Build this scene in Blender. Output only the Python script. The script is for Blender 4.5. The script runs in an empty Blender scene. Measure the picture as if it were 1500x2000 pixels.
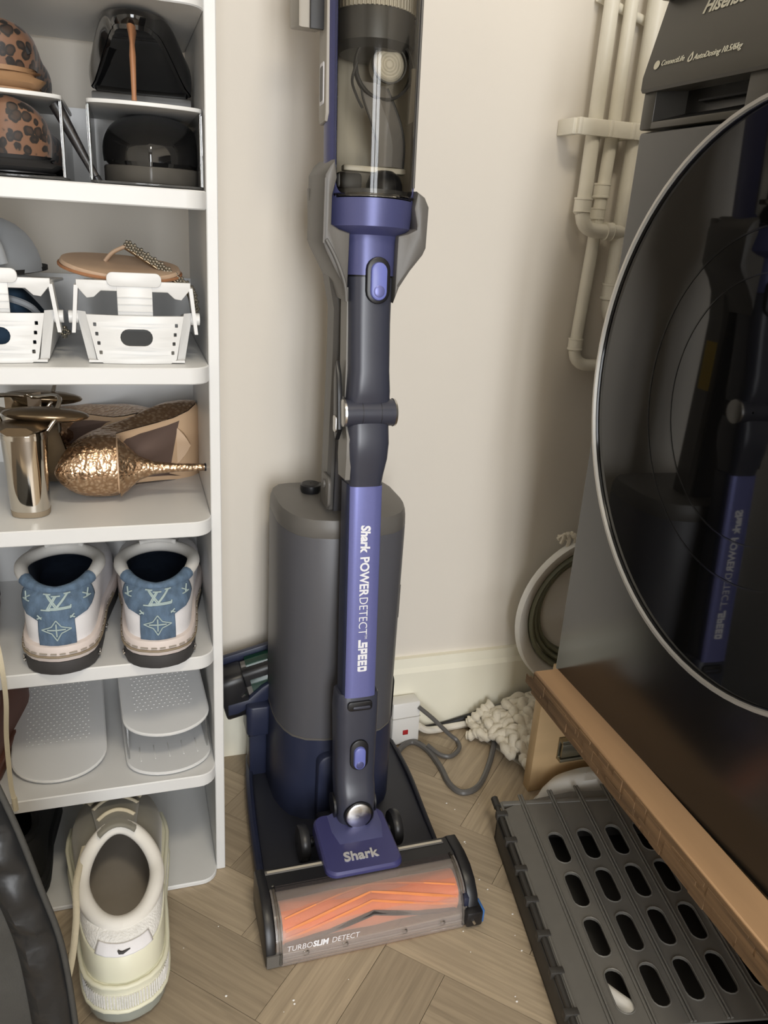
import bpy, bmesh, math, random
from mathutils import Vector, Matrix

R = math.radians
PI = math.pi
scene = bpy.context.scene
COL = scene.collection
random.seed(7)

# ------------------------------------------------------------------ camera
CAM_H = 0.87
_p, _r, _y = R(20.444), R(3.757), R(18.49)
_f = Vector((math.sin(_y) * math.cos(_p), math.cos(_y) * math.cos(_p), -math.sin(_p)))
_r0 = Vector((math.cos(_y), -math.sin(_y), 0))
_u0 = _r0.cross(_f)
_rt = _r0 * math.cos(_r) + _u0 * math.sin(_r)
_up = _rt.cross(_f)
cam_data = bpy.data.cameras.new('camera')
cam = bpy.data.objects.new('camera', cam_data)
COL.objects.link(cam)
cam.matrix_world = Matrix(((_rt.x, _up.x, -_f.x, 0.0), (_rt.y, _up.y, -_f.y, 0.0),
                           (_rt.z, _up.z, -_f.z, CAM_H), (0, 0, 0, 1)))
cam_data.sensor_fit = 'HORIZONTAL'
cam_data.sensor_width = 36.0
cam_data.lens = 36.0 * 1547.5 / 1500.0
cam_data.clip_start = 0.02
scene.camera = cam

# ------------------------------------------------------------------ world, lights, exposure
world = bpy.data.worlds.new('world')
scene.world = world
world.use_nodes = True
_bg = world.node_tree.nodes['Background']
_bg.inputs[0].default_value = (0.80, 0.88, 1.0, 1)
_bg.inputs[1].default_value = 1.0

def area_light(name, loc, target, sx, sy, power, color):
    l = bpy.data.lights.new(name, 'AREA')
    l.shape = 'RECTANGLE'; l.size = sx; l.size_y = sy
    l.energy = power; l.color = color
    o = bpy.data.objects.new(name, l); COL.objects.link(o)
    o.location = loc
    o.rotation_euler = (Vector(target) - Vector(loc)).to_track_quat('-Z', 'Y').to_euler()
    return o
# daylight through the window in the rear wall, and the warm ceiling lamp of the room
for _wx in (-0.17, 0.31):       # the two panes of the glazed door behind the camera
    area_light('window_daylight', (_wx, -1.97, 1.03), (_wx + .10, 0.6, 0.70), 0.38, 1.86, 24, (0.97, 0.985, 1.0))
area_light('ceiling_lamp_light', (0.25, -0.35, 2.30), (0.25, -0.20, 0.0), 0.34, 0.34, 11, (1.0, 0.89, 0.70))

scene.view_settings.view_transform = 'Standard'
scene.view_settings.look = 'None'
scene.view_settings.gamma = 1.0
scene.view_settings.use_curve_mapping = False
scene.view_settings.exposure = 0.14

# ------------------------------------------------------------------ materials
def lin(c):
    r = []
    for v in c[:3]:
        v = v / 255.0
        r.append(v / 12.92 if v <= 0.04045 else ((v + 0.055) / 1.055) ** 2.4)
    return (r[0], r[1], r[2], 1.0)

def mat(name, rgb, rough=0.5, metal=0.0, var=0.06, vscale=12.0, bump=0.0, bscale=80.0,
        coat=0.0, spec=0.5, stretch=None, detail=4.0, sheen=0.0, rvar=0.0):
    """Principled material whose colour, roughness and relief come from noise."""
    m = bpy.data.materials.new(name)
    m.use_nodes = True
    nt = m.node_tree; N = nt.nodes; L = nt.links
    b = N['Principled BSDF']
    b.inputs['Roughness'].default_value = rough
    b.inputs['Metallic'].default_value = metal
    b.inputs['Coat Weight'].default_value = coat
    b.inputs['Coat Roughness'].default_value = 0.06
    b.inputs['Specular IOR Level'].default_value = spec
    if sheen: b.inputs['Sheen Weight'].default_value = sheen
    tc = N.new('ShaderNodeTexCoord')
    src = tc.outputs['Object']
    if stretch:
        mp = N.new('ShaderNodeMapping'); mp.inputs['Scale'].default_value = stretch
        L.new(src, mp.inputs[0]); src = mp.outputs[0]
    nz = N.new('ShaderNodeTexNoise'); nz.inputs['Scale'].default_value = vscale
    nz.inputs['Detail'].default_value = detail
    L.new(src, nz.inputs['Vector'])
    cr = N.new('ShaderNodeValToRGB')
    c = lin(rgb)
    lo = tuple(max(0, x * (1 - var)) for x in c[:3]) + (1,)
    hi = tuple(min(1, x * (1 + var)) for x in c[:3]) + (1,)
    cr.color_ramp.elements[0].position = 0.3; cr.color_ramp.elements[0].color = lo
    cr.color_ramp.elements[1].position = 0.7; cr.color_ramp.elements[1].color = hi
    L.new(nz.outputs['Fac'], cr.inputs[0])
    L.new(cr.outputs[0], b.inputs['Base Color'])
    if rvar:
        mr = N.new('ShaderNodeMapRange')
        mr.inputs['To Min'].default_value = max(0, rough - rvar); mr.inputs['To Max'].default_value = rough + rvar
        L.new(nz.outputs['Fac'], mr.inputs[0]); L.new(mr.outputs[0], b.inputs['Roughness'])
    if bump:
        n2 = N.new('ShaderNodeTexNoise'); n2.inputs['Scale'].default_value = bscale
        n2.inputs['Detail'].default_value = 3.0
        L.new(src, n2.inputs['Vector'])
        bp = N.new('ShaderNodeBump'); bp.inputs['Strength'].default_value = bump
        bp.inputs['Distance'].default_value = 0.002
        L.new(n2.outputs['Fac'], bp.inputs['Height'])
        L.new(bp.outputs[0], b.inputs['Normal'])
    return m

def clear_mat(name, tint=(235, 235, 232), rough=0.03, ior=1.45, milk=0.0, milk_rgb=(235, 235, 235)):
    """Thin clear plastic: transparent sheet with fresnel gloss, some milkiness."""
    m = bpy.data.materials.new(name)
    m.use_nodes = True
    nt = m.node_tree; N = nt.nodes; L = nt.links
    N.remove(N['Principled BSDF'])
    out = N['Material Output']
    tr = N.new('ShaderNodeBsdfTransparent'); tr.inputs[0].default_value = lin(tint)
    gl = N.new('ShaderNodeBsdfGlossy'); gl.inputs['Roughness'].default_value = rough
    fr = N.new('ShaderNodeFresnel'); fr.inputs[0].default_value = ior
    tc = N.new('ShaderNodeTexCoord'); nz = N.new('ShaderNodeTexNoise'); nz.inputs['Scale'].default_value = 30
    L.new(tc.outputs['Object'], nz.inputs['Vector'])
    bp = N.new('ShaderNodeBump'); bp.inputs['Strength'].default_value = 0.03; bp.inputs['Distance'].default_value = 0.002
    L.new(nz.outputs['Fac'], bp.inputs['Height']); L.new(bp.outputs[0], gl.inputs['Normal'])
    mx = N.new('ShaderNodeMixShader')
    L.new(fr.outputs[0], mx.inputs[0]); L.new(tr.outputs[0], mx.inputs[1]); L.new(gl.outputs[0], mx.inputs[2])
    last = mx
    if milk:
        df = N.new('ShaderNodeBsdfDiffuse'); df.inputs[0].default_value = lin(milk_rgb)
        tl = N.new('ShaderNodeBsdfTranslucent'); tl.inputs[0].default_value = lin(milk_rgb)
        m0 = N.new('ShaderNodeMixShader'); m0.inputs[0].default_value = 0.45
        L.new(df.outputs[0], m0.inputs[1]); L.new(tl.outputs[0], m0.inputs[2])
        m2 = N.new('ShaderNodeMixShader'); m2.inputs[0].default_value = milk
        L.new(mx.outputs[0], m2.inputs[1]); L.new(m0.outputs[0], m2.inputs[2])
        last = m2
    L.new(last.outputs[0], out.inputs[0])
    return m

M = {}
M['wall'] = mat('wall_paint', (225, 218, 207), 0.75, var=0.02, vscale=3, bump=0.05, bscale=160)
M['wall_other'] = mat('wall_paint_room', (212, 208, 200), 0.8, var=0.02, vscale=3)
M['ceiling'] = mat('ceiling_paint', (236, 232, 224), 0.85, var=0.01)
M['skirting'] = mat('skirting_gloss', (240, 236, 218), 0.35, var=0.03, vscale=6, bump=0.04, bscale=60)
M['white_lam'] = mat('white_laminate', (216, 216, 215), 0.38, var=0.012, vscale=20)
M['white_edge'] = mat('white_edging', (240, 239, 236), 0.45, var=0.01, vscale=20)
M['pipe'] = mat('pipe_paint', (238, 233, 218), 0.4, var=0.03, vscale=30, bump=0.15, bscale=120)
M['washer'] = mat('washer_titanium', (26, 25, 23), 0.22, var=0.02, vscale=40, spec=0.55)
M['washer_panel'] = mat('washer_panel_plastic', (70, 67, 60), 0.38, var=0.02, vscale=40, spec=0.5)
M['washer_dark'] = mat('washer_recess', (13, 13, 12), 0.55, var=0.02)
M['door_glass'] = mat('door_smoked_glass', (10, 10, 10), 0.035, var=0.02, spec=0.75)
M['door_mid'] = mat('door_plastic', (20, 20, 20), 0.12, var=0.02, spec=0.6)
M['ring'] = mat('door_silver_ring', (205, 202, 196), 0.3, metal=0.6, var=0.02)
M['print_grey'] = mat('print_grey', (205, 200, 180), 0.6, var=0.02)
M['pine'] = mat('pine_wood', (172, 138, 103), 0.55, var=0.20, vscale=14, stretch=(1, .12, 1), bump=0.1, bscale=60)
M['pine_x'] = mat('pine_board', (198, 168, 126), 0.55, var=0.14, vscale=14, stretch=(.12, 1, 1), bump=0.1, bscale=60)
M['ply_edge'] = mat('sawn_edge', (112, 88, 62), 0.8, var=0.45, vscale=60, stretch=(1, .08, 1.6), bump=0.5, bscale=60)
M['steel'] = mat('zinc_steel', (150, 146, 130), 0.3, metal=0.9, var=0.06)
M['graphite'] = mat('graphite_plastic', (104, 102, 97), 0.42, var=0.03, vscale=60, bump=0.05, bscale=900)
M['crate_in'] = mat('crate_inside_plastic', (52, 50, 47), 0.55, var=0.05)
M['black'] = mat('black_plastic', (24, 24, 27), 0.35, var=0.03)
M['navy'] = mat('navy_plastic', (41, 46, 68), 0.38, var=0.03, vscale=40, bump=0.04, bscale=900)
M['slate'] = mat('slate_tube_plastic', (58, 60, 72), 0.30, var=0.02, vscale=40, spec=0.5)
M['slate_side'] = mat('grey_tube_edge', (120, 117, 112), 0.4, var=0.02)
M['purple'] = mat('violet_blue_metallic', (86, 89, 134), 0.36, metal=0.3, var=0.02, vscale=300)
M['purple_strip'] = mat('violet_wand_metallic', (112, 116, 173), 0.32, metal=0.3, var=0.02, vscale=300)
M['head_blue'] = mat('indigo_plastic', (66, 66, 114), 0.33, metal=0.1, var=0.02, vscale=60)
M['btn'] = mat('periwinkle_button', (112, 120, 190), 0.35, var=0.02)
M['dock_grey'] = mat('dock_warm_grey', (100, 97, 93), 0.42, var=0.02, vscale=60, bump=0.04, bscale=900)
M['silver'] = mat('brushed_silver', (205, 203, 200), 0.28, metal=1.0, var=0.03)
M['clear'] = clear_mat('clear_plastic', (246, 245, 242))
M['bin_clear'] = clear_mat('bin_smoked_clear', (240, 238, 232), rough=0.05, ior=1.5)
M['cover_clear'] = clear_mat('nozzle_clear', (251, 250, 249), rough=0.08, ior=1.5, milk=0.20, milk_rgb=(245, 236, 230))
M['shell_clear'] = clear_mat('shoe_stacker_clear', (228, 228, 226), rough=0.08, milk=0.14)
M['bin_in'] = mat('cyclone_grey', (196, 188, 172), 0.35, var=0.03)
M['bin_dark'] = mat('cyclone_dark', (64, 62, 60), 0.4, var=0.03)
M['orange'] = mat('orange_roller', (228, 128, 74), 0.6, var=0.06, vscale=40, sheen=0.3, bump=0.2, bscale=400)
M['orange_fin'] = mat('orange_fin', (234, 146, 88), 0.5, var=0.05, vscale=40)
M['bristle'] = mat('dark_bristle', (50, 44, 44), 0.8, var=0.3, vscale=300)
M['tab_blue'] = mat('blue_tab', (60, 110, 175), 0.4, var=0.02)
M['rubber'] = mat('dark_rubber', (44, 44, 46), 0.35, var=0.04)
M['green_clear'] = clear_mat('green_clear', (70, 170, 140), rough=0.08, milk=0.25, milk_rgb=(60, 130, 110))
M['yellow'] = mat('yellow_label', (190, 160, 40), 0.6, var=0.03)
M['white_print'] = mat('white_print', (235, 235, 240), 0.5, var=0.01)
M['silver_print'] = mat('silver_print', (215, 213, 212), 0.35, metal=0.4, var=0.02)
M['plug'] = mat('white_plug_plastic', (228, 226, 222), 0.35, var=0.02)
M['red'] = mat('red_switch', (170, 36, 40), 0.35, var=0.04)
M['cable_grey'] = mat('cable_grey', (96, 94, 92), 0.35, var=0.03)
M['cable_white'] = mat('cable_white', (232, 226, 214), 0.4, var=0.02)
M['yarn'] = mat('cotton_yarn', (222, 214, 196), 0.9, var=0.08, vscale=60, bump=0.6, bscale=260, sheen=0.4)
M['tub_white'] = mat('tub_white', (230, 228, 222), 0.4, var=0.02)
M['tub_green'] = mat('tub_silicone', (136, 138, 118), 0.5, var=0.04)

# ------------------------------------------------------------------ mesh helpers
def finish(me, smooth=True, ang=38):
    me.validate(clean_customdata=False)
    me.update()
    bm = bmesh.new(); bm.from_mesh(me)
    bmesh.ops.recalc_face_normals(bm, faces=bm.faces)
    bm.to_mesh(me); bm.free()
    if smooth:
        me.polygons.foreach_set('use_smooth', [True] * len(me.polygons))
        me.set_sharp_from_angle(angle=R(ang))
    return me

def link(name, me, m, parent=None, loc=None, rot=None):
    o = bpy.data.objects.new(name, me)
    COL.objects.link(o)
    if m is not None:
        me.materials.clear(); me.materials.append(M[m] if isinstance(m, str) else m)
    if parent is not None: o.parent = parent
    if loc is not None: o.location = loc
    if rot is not None: o.rotation_euler = rot
    return o

class MB:
    """collects shapes for one mesh"""
    def __init__(s): s.v = []; s.f = []
    def add(s, vs, fs, mtx=None):
        o = len(s.v)
        if mtx is not None: vs = [mtx @ Vector(p) for p in vs]
        s.v += [tuple(p) for p in vs]
        s.f += [tuple(i + o for i in f) for f in fs]
        return s
    def bm(s, b, mtx=None):
        b.verts.ensure_lookup_table(); b.verts.index_update()
        s.add([v.co.copy() for v in b.verts], [[v.index for v in f.verts] for f in b.faces], mtx); b.free(); return s
    def me(s, o, mtx=None):
        return s.add([v.co.copy() for v in o.vertices], [list(p.vertices) for p in o.polygons], mtx)
    def box(s, x0, x1, y0, y1, z0, z1, r=0.0, seg=2, mtx=None):
        b = bmesh.new()
        bmesh.ops.create_cube(b, size=1.0)
        for v in b.verts:
            v.co = Vector((x0 + (v.co.x + .5) * (x1 - x0), y0 + (v.co.y + .5) * (y1 - y0), z0 + (v.co.z + .5) * (z1 - z0)))
        if r > 0:
            bmesh.ops.bevel(b, geom=list(b.edges), offset=r, segments=seg, profile=0.5, affect='EDGES')
        return s.bm(b, mtx)
    def prism(s, poly, d0, d1, plane='xy', r=0.0, seg=2, mtx=None):
        """extrude a 2D polygon; plane xy -> along z, xz -> along y, yz -> along x"""
        def P(a, b_, d):
            return {'xy': (a, b_, d), 'xz': (a, d, b_), 'yz': (d, a, b_)}[plane]
        b = bmesh.new()
        lo = [b.verts.new(P(x, y, d0)) for x, y in poly]
        hi = [b.verts.new(P(x, y, d1)) for x, y in poly]
        n = len(poly)
        f0 = b.faces.new(lo); f1 = b.faces.new(hi[::-1])
        for i in range(n): b.faces.new((lo[i], hi[i], hi[(i + 1) % n], lo[(i + 1) % n]))
        bmesh.ops.recalc_face_normals(b, faces=b.faces)
        if r > 0:
            ed = set(f0.edges) | set(f1.edges)
            bmesh.ops.bevel(b, geom=list(ed), offset=r, segments=seg, profile=0.5, affect='EDGES')
        return s.bm(b, mtx)
    def loft(s, rings, cap0=True, cap1=True, closed=True, mtx=None):
        n = len(rings[0]); vs = [p for r_ in rings for p in r_]; fs = []
        for k in range(len(rings) - 1):
            for i in range(n if closed else n - 1):
                j = (i + 1) % n
                fs.append((k * n + i, k * n + j, (k + 1) * n + j, (k + 1) * n + i))
        if cap0 and closed: fs.append(tuple(range(n))[::-1])
        if cap1 and closed: fs.append(tuple((len(rings) - 1) * n + i for i in range(n)))
        return s.add(vs, fs, mtx)
    def tube(s, pts, rad, n=10, cap=True, mtx=None, flat=1.0, upv=None):
        pts = [Vector(p) for p in pts]
        if not hasattr(rad, '__len__'): rad = [rad] * len(pts)
        t0 = (pts[1] - pts[0]).normalized(); loop = (pts[0] - pts[-1]).length < 1e-7
        up = Vector(upv) if upv else (Vector((0, 0, 1)) if abs(t0.z) < .9 else Vector((1, 0, 0)))
        u = (up - t0 * up.dot(t0)).normalized(); rings = []
        for i, p in enumerate(pts):
            a = pts[max(i - 1, 0)]; c = pts[min(i + 1, len(pts) - 1)]
            if loop and i in (0, len(pts) - 1): a, c = pts[-2], pts[1]
            t = (c - a)
            t = t.normalized() if t.length > 1e-9 else t0
            u = (u - t * u.dot(t))
            u = u.normalized() if u.length > 1e-9 else Vector((1, 0, 0))
            w = t.cross(u)
            rings.append([p + (u * math.cos(2 * PI * k / n) * flat + w * math.sin(2 * PI * k / n)) * rad[i] for k in range(n)])
        return s.loft(rings, cap, cap, mtx=mtx)
    def lathe(s, prof, c=(0, 0, 0), axis='z', n=32, mtx=None, a0=0.0, a1=2 * PI, ring=False):
        """prof: list of (radius, along)"""
        full = abs(a1 - a0 - 2 * PI) < 1e-6
        rings = []
        if ring: prof = list(prof) + [prof[0]]
        for rr, h in prof:
            ring = []
            for k in range(n if full else n + 1):
                a = a0 + (a1 - a0) * k / n
                x, y = max(rr, 1e-5) * math.cos(a), max(rr, 1e-5) * math.sin(a)
                q = {'z': (x, y, h), 'x': (h, x, y), 'y': (x, h, y)}[axis]
                ring.append((c[0] + q[0], c[1] + q[1], c[2] + q[2]))
            rings.append(ring)
        return s.loft(rings, full and not ring, full and not ring, closed=full, mtx=mtx)
    def sphere(s, c, rx, ry=None, rz=None, n=12, m=8, mtx=None):
        ry = rx if ry is None else ry; rz = rx if rz is None else rz
        rings = []
        for i in range(m + 1):
            th = PI * i / m; q = max(math.sin(th), 1e-4)
            rings.append([(c[0] + rx * q * math.cos(2 * PI * k / n), c[1] + ry * q * math.sin(2 * PI * k / n), c[2] - rz * math.cos(th)) for k in range(n)])
        return s.loft(rings, mtx=mtx)
    def build(s, name, m, parent=None, mtx=None, smooth=True, ang=38, subsurf=0, loc=None, rot=None):
        me = bpy.data.meshes.new(name)
        vs = s.v if mtx is None else [tuple(mtx @ Vector(p)) for p in s.v]
        me.from_pydata(vs, [], s.f)
        finish(me, smooth, ang)
        o = link(name, me, m, parent, loc, rot)
        if subsurf:
            sb = o.modifiers.new('subd', 'SUBSURF'); sb.levels = subsurf; sb.render_levels = subsurf
        return o

def ring_xy(cx, cy, z, rx, ry, e=2.0, n=28):
    """superellipse in the xy plane"""
    out = []
    for k in range(n):
        a = 2 * PI * k / n; c, s_ = math.cos(a), math.sin(a)
        out.append((cx + rx * math.copysign(abs(c) ** (2 / e), c), cy + ry * math.copysign(abs(s_) ** (2 / e), s_), z))
    return out

def rrect(x0, x1, y0, y1, r, n=5):
    out = []
    for cx, cy, a in ((x1 - r, y1 - r, 0), (x0 + r, y1 - r, 90), (x0 + r, y0 + r, 180), (x1 - r, y0 + r, 270)):
        for k in range(n + 1):
            t = R(a + 90 * k / n); out.append((cx + r * math.cos(t), cy + r * math.sin(t)))
    return out

def smooth_path(pts, sub=8, closed=False):
    pts = [Vector(p) for p in pts]; out = []; n = len(pts)
    rng = range(n if closed else n - 1)
    for i in rng:
        if closed: p0, p1, p2, p3 = pts[i - 1], pts[i], pts[(i + 1) % n], pts[(i + 2) % n]
        else: p0, p1, p2, p3 = pts[max(i - 1, 0)], pts[i], pts[i + 1], pts[min(i + 2, n - 1)]
        for k in range(sub):
            t = k / sub
            out.append(0.5 * ((2 * p1) + (p2 - p0) * t + (2 * p0 - 5 * p1 + 4 * p2 - p3) * t * t + (3 * p1 - p0 - 3 * p2 + p3) * t ** 3))
    if not closed: out.append(pts[-1])
    return out

def curve_mesh(polys, extrude, bevel=0.0):
    """filled 2D outlines with holes (xy), thickness 2*extrude about z=0 -> mesh data"""
    cu = bpy.data.curves.new('outline', 'CURVE'); cu.dimensions = '2D'; cu.fill_mode = 'BOTH'
    cu.extrude = extrude; cu.bevel_depth = bevel; cu.bevel_resolution = 1
    for poly in polys:
        sp = cu.splines.new('POLY'); sp.points.add(len(poly) - 1); sp.use_cyclic_u = True
        for pt, (x, y) in zip(sp.points, poly): pt.co = (x, y, 0, 1)
    o = bpy.data.objects.new('outline_tmp', cu); COL.objects.link(o)
    dg = bpy.context.evaluated_depsgraph_get(); dg.update()
    me = bpy.data.meshes.new_from_object(o.evaluated_get(dg))
    bpy.data.objects.remove(o); bpy.data.curves.remove(cu)
    return me

def text_mesh(txt, size, extrude=0.0003, shear=0.0, bold=0.0, width=1.0, align='LEFT', spacing=1.0):
    cu = bpy.data.curves.new('lettering', 'FONT'); cu.body = txt; cu.size = size; cu.extrude = extrude
    cu.shear = shear; cu.offset = bold; cu.align_x = align; cu.space_character = spacing; cu.resolution_u = 3
    o = bpy.data.objects.new('lettering_tmp', cu); COL.objects.link(o)
    dg = bpy.context.evaluated_depsgraph_get(); dg.update()
    me = bpy.data.meshes.new_from_object(o.evaluated_get(dg))
    bpy.data.objects.remove(o); bpy.data.curves.remove(cu)
    if width != 1.0:
        for v in me.vertices: v.co.x *= width
    return me

def frame_mtx(origin, xdir, ydir):
    x = Vector(xdir).normalized(); y = Vector(ydir); y = (y - x * y.dot(x)).normalized(); z = x.cross(y)
    return Matrix(((x.x, y.x, z.x, origin[0]), (x.y, y.y, z.y, origin[1]), (x.z, y.z, z.z, origin[2]), (0, 0, 0, 1)))

def data_obj(name, me, m, parent=None, mtx=None, smooth=True, ang=38):
    if mtx is not None: me.transform(mtx)
    if smooth:
        me.polygons.foreach_set('use_smooth', [True] * len(me.polygons)); me.set_sharp_from_angle(angle=R(ang))
    return link(name, me, m, parent)

def thing(name, label, cat, loc=(0, 0, 0), rot=(0, 0, 0), group=None):
    o = bpy.data.objects.new(name, None); COL.objects.link(o)
    o.empty_display_size = 0.02
    o.location = loc; o.rotation_euler = rot
    return tag(o, label, cat, group)

def tag(o, label, cat, group=None):
    o['label'] = label; o['category'] = cat
    if group: o['group'] = group
    return o

def struct(o):
    o['kind'] = 'structure'; return o
# ================================================================== the room
WALL_Y = 1.141
RX0, RX1, RY0, RZ1 = -1.50, 1.20, -2.05, 2.40
struct(MB().box(RX0 - .1, RX1 + .1, WALL_Y, WALL_Y + .1, -.05, RZ1, 0).build('wall_back', 'wall', smooth=False))
struct(MB().box(RX1, RX1 + .1, RY0, WALL_Y, -.05, RZ1).build('wall_right', 'wall', smooth=False))
struct(MB().box(RX0 - .1, RX0, RY0, WALL_Y, -.05, RZ1).build('wall_left', 'wall_other', smooth=False))
struct(MB().box(RX0 - .1, RX1 + .1, RY0 - .1, WALL_Y + .1, RZ1, RZ1 + .1).build('ceiling', 'ceiling', smooth=False))
# rear wall with a glazed door behind the camera
wr = MB()
wx0, wx1, wz0, wz1 = -.42, .56, 0.0, 2.05
wr.box(RX0 - .1, wx0, RY0 - .1, RY0, -.05, RZ1); wr.box(wx1, RX1 + .1, RY0 - .1, RY0, -.05, RZ1)
wr.box(wx0, wx1, RY0 - .1, RY0, -.05, wz0); wr.box(wx0, wx1, RY0 - .1, RY0, wz1, RZ1)
struct(wr.build('wall_rear', 'wall_other', smooth=False))
wf = MB()
for a, b_ in ((wx0, wx0 + .05), (wx1 - .05, wx1), (.045, .095)): wf.box(a, b_, RY0 - .08, RY0 - .03, wz0, wz1, .004)
for a, b_ in ((wz0, wz0 + .10), (wz1 - .06, wz1)): wf.box(wx0, wx1, RY0 - .08, RY0 - .03, a, b_, .004)
struct(wf.build('window_1', 'white_edge'))

cl = thing('ceiling_lamp', 'round white ceiling lamp over the middle of the room', 'lamp', (.25, -.35, RZ1))
MB().lathe([(.001, -.002), (.20, -.002), (.21, -.02), (.21, -.085), (.205, -.085), (.205, -.03), (.001, -.03)], n=48).build('shade', 'white_edge', cl)
MB().lathe([(.001, -.03), (.03, -.03), (.03, -.06), (.001, -.065)], n=24).build('bulb_holder', 'white_edge', cl)
# skirting board with a stepped, sloped top
bb = MB()
bb.prism([(WALL_Y, 0), (WALL_Y - .018, 0), (WALL_Y - .018, .122), (WALL_Y - .013, .130), (WALL_Y - .010, .147), (WALL_Y, .147)],
         RX0, RX1, 'yz')
struct(bb.build('baseboard_back', 'skirting', ang=20))

# floor: slab and herringbone planks
fl = struct(MB().box(RX0 - .1, RX1 + .1, RY0 - .1, WALL_Y + .1, -.06, -.0045).build('floor', mat('floor_gap', (104, 90, 74), 0.7, var=.15, vscale=30, stretch=(1, .1, 1)), smooth=False))

def wood_mat(name, rgb, seed):
    m = bpy.data.materials.new(name); m.use_nodes = True
    nt = m.node_tree; N = nt.nodes; L = nt.links; b = N['Principled BSDF']
    b.inputs['Roughness'].default_value = 0.45; b.inputs['Specular IOR Level'].default_value = 0.35
    tc = N.new('ShaderNodeTexCoord'); oi = N.new('ShaderNodeObjectInfo')
    ad = N.new('ShaderNodeVectorMath'); ad.operation = 'ADD'
    sc_ = N.new('ShaderNodeVectorMath'); sc_.operation = 'SCALE'; sc_.inputs[3].default_value = 9.0
    cb = N.new('ShaderNodeCombineXYZ')
    for k in range(3): L.new(oi.outputs['Random'], cb.inputs[k])
    L.new(cb.outputs[0], sc_.inputs[0]); L.new(tc.outputs['Object'], ad.inputs[0]); L.new(sc_.outputs[0], ad.inputs[1])
    mp = N.new('ShaderNodeMapping'); mp.inputs['Scale'].default_value = (1.4, 30.0, 1.0)
    L.new(ad.outputs[0], mp.inputs[0])
    nz = N.new('ShaderNodeTexNoise'); nz.inputs['Scale'].default_value = 5.0; nz.inputs['Detail'].default_value = 7; nz.inputs['Roughness'].default_value = .62
    nz.inputs['Distortion'].default_value = 0.5
    L.new(mp.outputs[0], nz.inputs['Vector'])
    cr = N.new('ShaderNodeValToRGB'); c = lin(rgb)
    e = cr.color_ramp.elements
    e[0].position = .28; e[0].color = tuple(x * .74 for x in c[:3]) + (1,)
    e[1].position = .72; e[1].color = tuple(x * 1.16 for x in c[:3]) + (1,)
    L.new(nz.outputs['Fac'], cr.inputs[0])
    hs = N.new('ShaderNodeHueSaturation')
    mr = N.new('ShaderNodeMapRange'); mr.inputs['To Min'].default_value = .80; mr.inputs['To Max'].default_value = 1.14
    L.new(oi.outputs['Random'], mr.inputs[0]); L.new(mr.outputs[0], hs.inputs['Value'])
    L.new(cr.outputs[0], hs.inputs['Color']); L.new(hs.outputs[0], b.inputs['Base Color'])
    bp = N.new('ShaderNodeBump'); bp.inputs['Strength'].default_value = .12; bp.inputs['Distance'].default_value = .001
    L.new(nz.outputs['Fac'], bp.inputs['Height']); L.new(bp.outputs[0], b.inputs['Normal'])
    return m
M['oak'] = wood_mat('oak_plank', (170, 154, 131), 1)

def clip_poly(poly, x0, x1, y0, y1):
    def clip(ps, f, inter):
        out = []
        for i in range(len(ps)):
            a, b_ = ps[i - 1], ps[i]
            if f(b_):
                if not f(a): out.append(inter(a, b_))
                out.append(b_)
            elif f(a): out.append(inter(a, b_))
        return out
    def ix(v): return lambda a, b_: (v, a[1] + (b_[1] - a[1]) * (v - a[0]) / (b_[0] - a[0]))
    def iy(v): return lambda a, b_: (a[0] + (b_[0] - a[0]) * (v - a[1]) / (b_[1] - a[1]), v)
    for f, it in ((lambda p: p[0] >= x0, ix(x0)), (lambda p: p[0] <= x1, ix(x1)), (lambda p: p[1] >= y0, iy(y0)), (lambda p: p[1] <= y1, iy(y1))):
        if poly: poly = clip(poly, f, it)
    return poly

PW, PN = 0.0825, 3
ORG = (0.2755, 0.7035)
q = math.sqrt(.5)
def uv2xy(u, v): return (ORG[0] + (u + v) * q * PW, ORG[1] + (v - u) * q * PW)   # u runs down-right, v runs up-right
plk = []
for k in range(-22, 23):
    for m_ in range(-9, 10):
        a = -k + 2 * PN * m_
        plk.append(((a, k, a + PN, k + 1), 0))
        b0 = -k + PN + 2 * PN * m_
        plk.append(((k, b0, k + 1, b0 + PN), 1))
g = 0.004
bx = (RX0, RX1, -0.60, WALL_Y - .001)
for (u0, v0, u1, v1), o_ in plk:
    cu_, cv_ = (u0 + u1) / 2, (v0 + v1) / 2
    c = uv2xy(cu_, cv_)
    if not (-.75 < c[0] < 1.35 and -.75 < c[1] < 1.3): continue
    poly = [uv2xy(u0 + g, v0 + g), uv2xy(u1 - g, v0 + g), uv2xy(u1 - g, v1 - g), uv2xy(u0 + g, v1 - g)]
    poly = clip_poly(poly, *bx)
    if len(poly) < 3: continue
    ar = abs(sum(poly[i - 1][0] * poly[i][1] - poly[i][0] * poly[i - 1][1] for i in range(len(poly)))) / 2
    if ar < 2e-4: continue
    ang = R(-45) if o_ == 0 else R(45)
    Rm = Matrix.Rotation(-ang, 4, 'Z')
    lp = [tuple((Rm @ Vector((p[0] - c[0], p[1] - c[1], 0)))[:2]) for p in poly]
    b = MB().prism(lp, -.008, 0.0)
    # tiny chamfer: top face edges only, kept cheap
    b.build('floor_plank', 'oak', fl, smooth=False, loc=(c[0], c[1], 0), rot=(0, 0, ang))
crumbs = MB(); rc_ = random.Random(11)
for k in range(46):
    x, y = rc_.uniform(.02, .62), rc_.uniform(.55, .95)
    if .12 < x < .42 and y > .70: x += .31
    s_ = rc_.uniform(.0005, .0013); crumbs.sphere((x, y, s_ * .6), s_ * 1.3, s_, s_ * .7, 6, 4)
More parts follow.
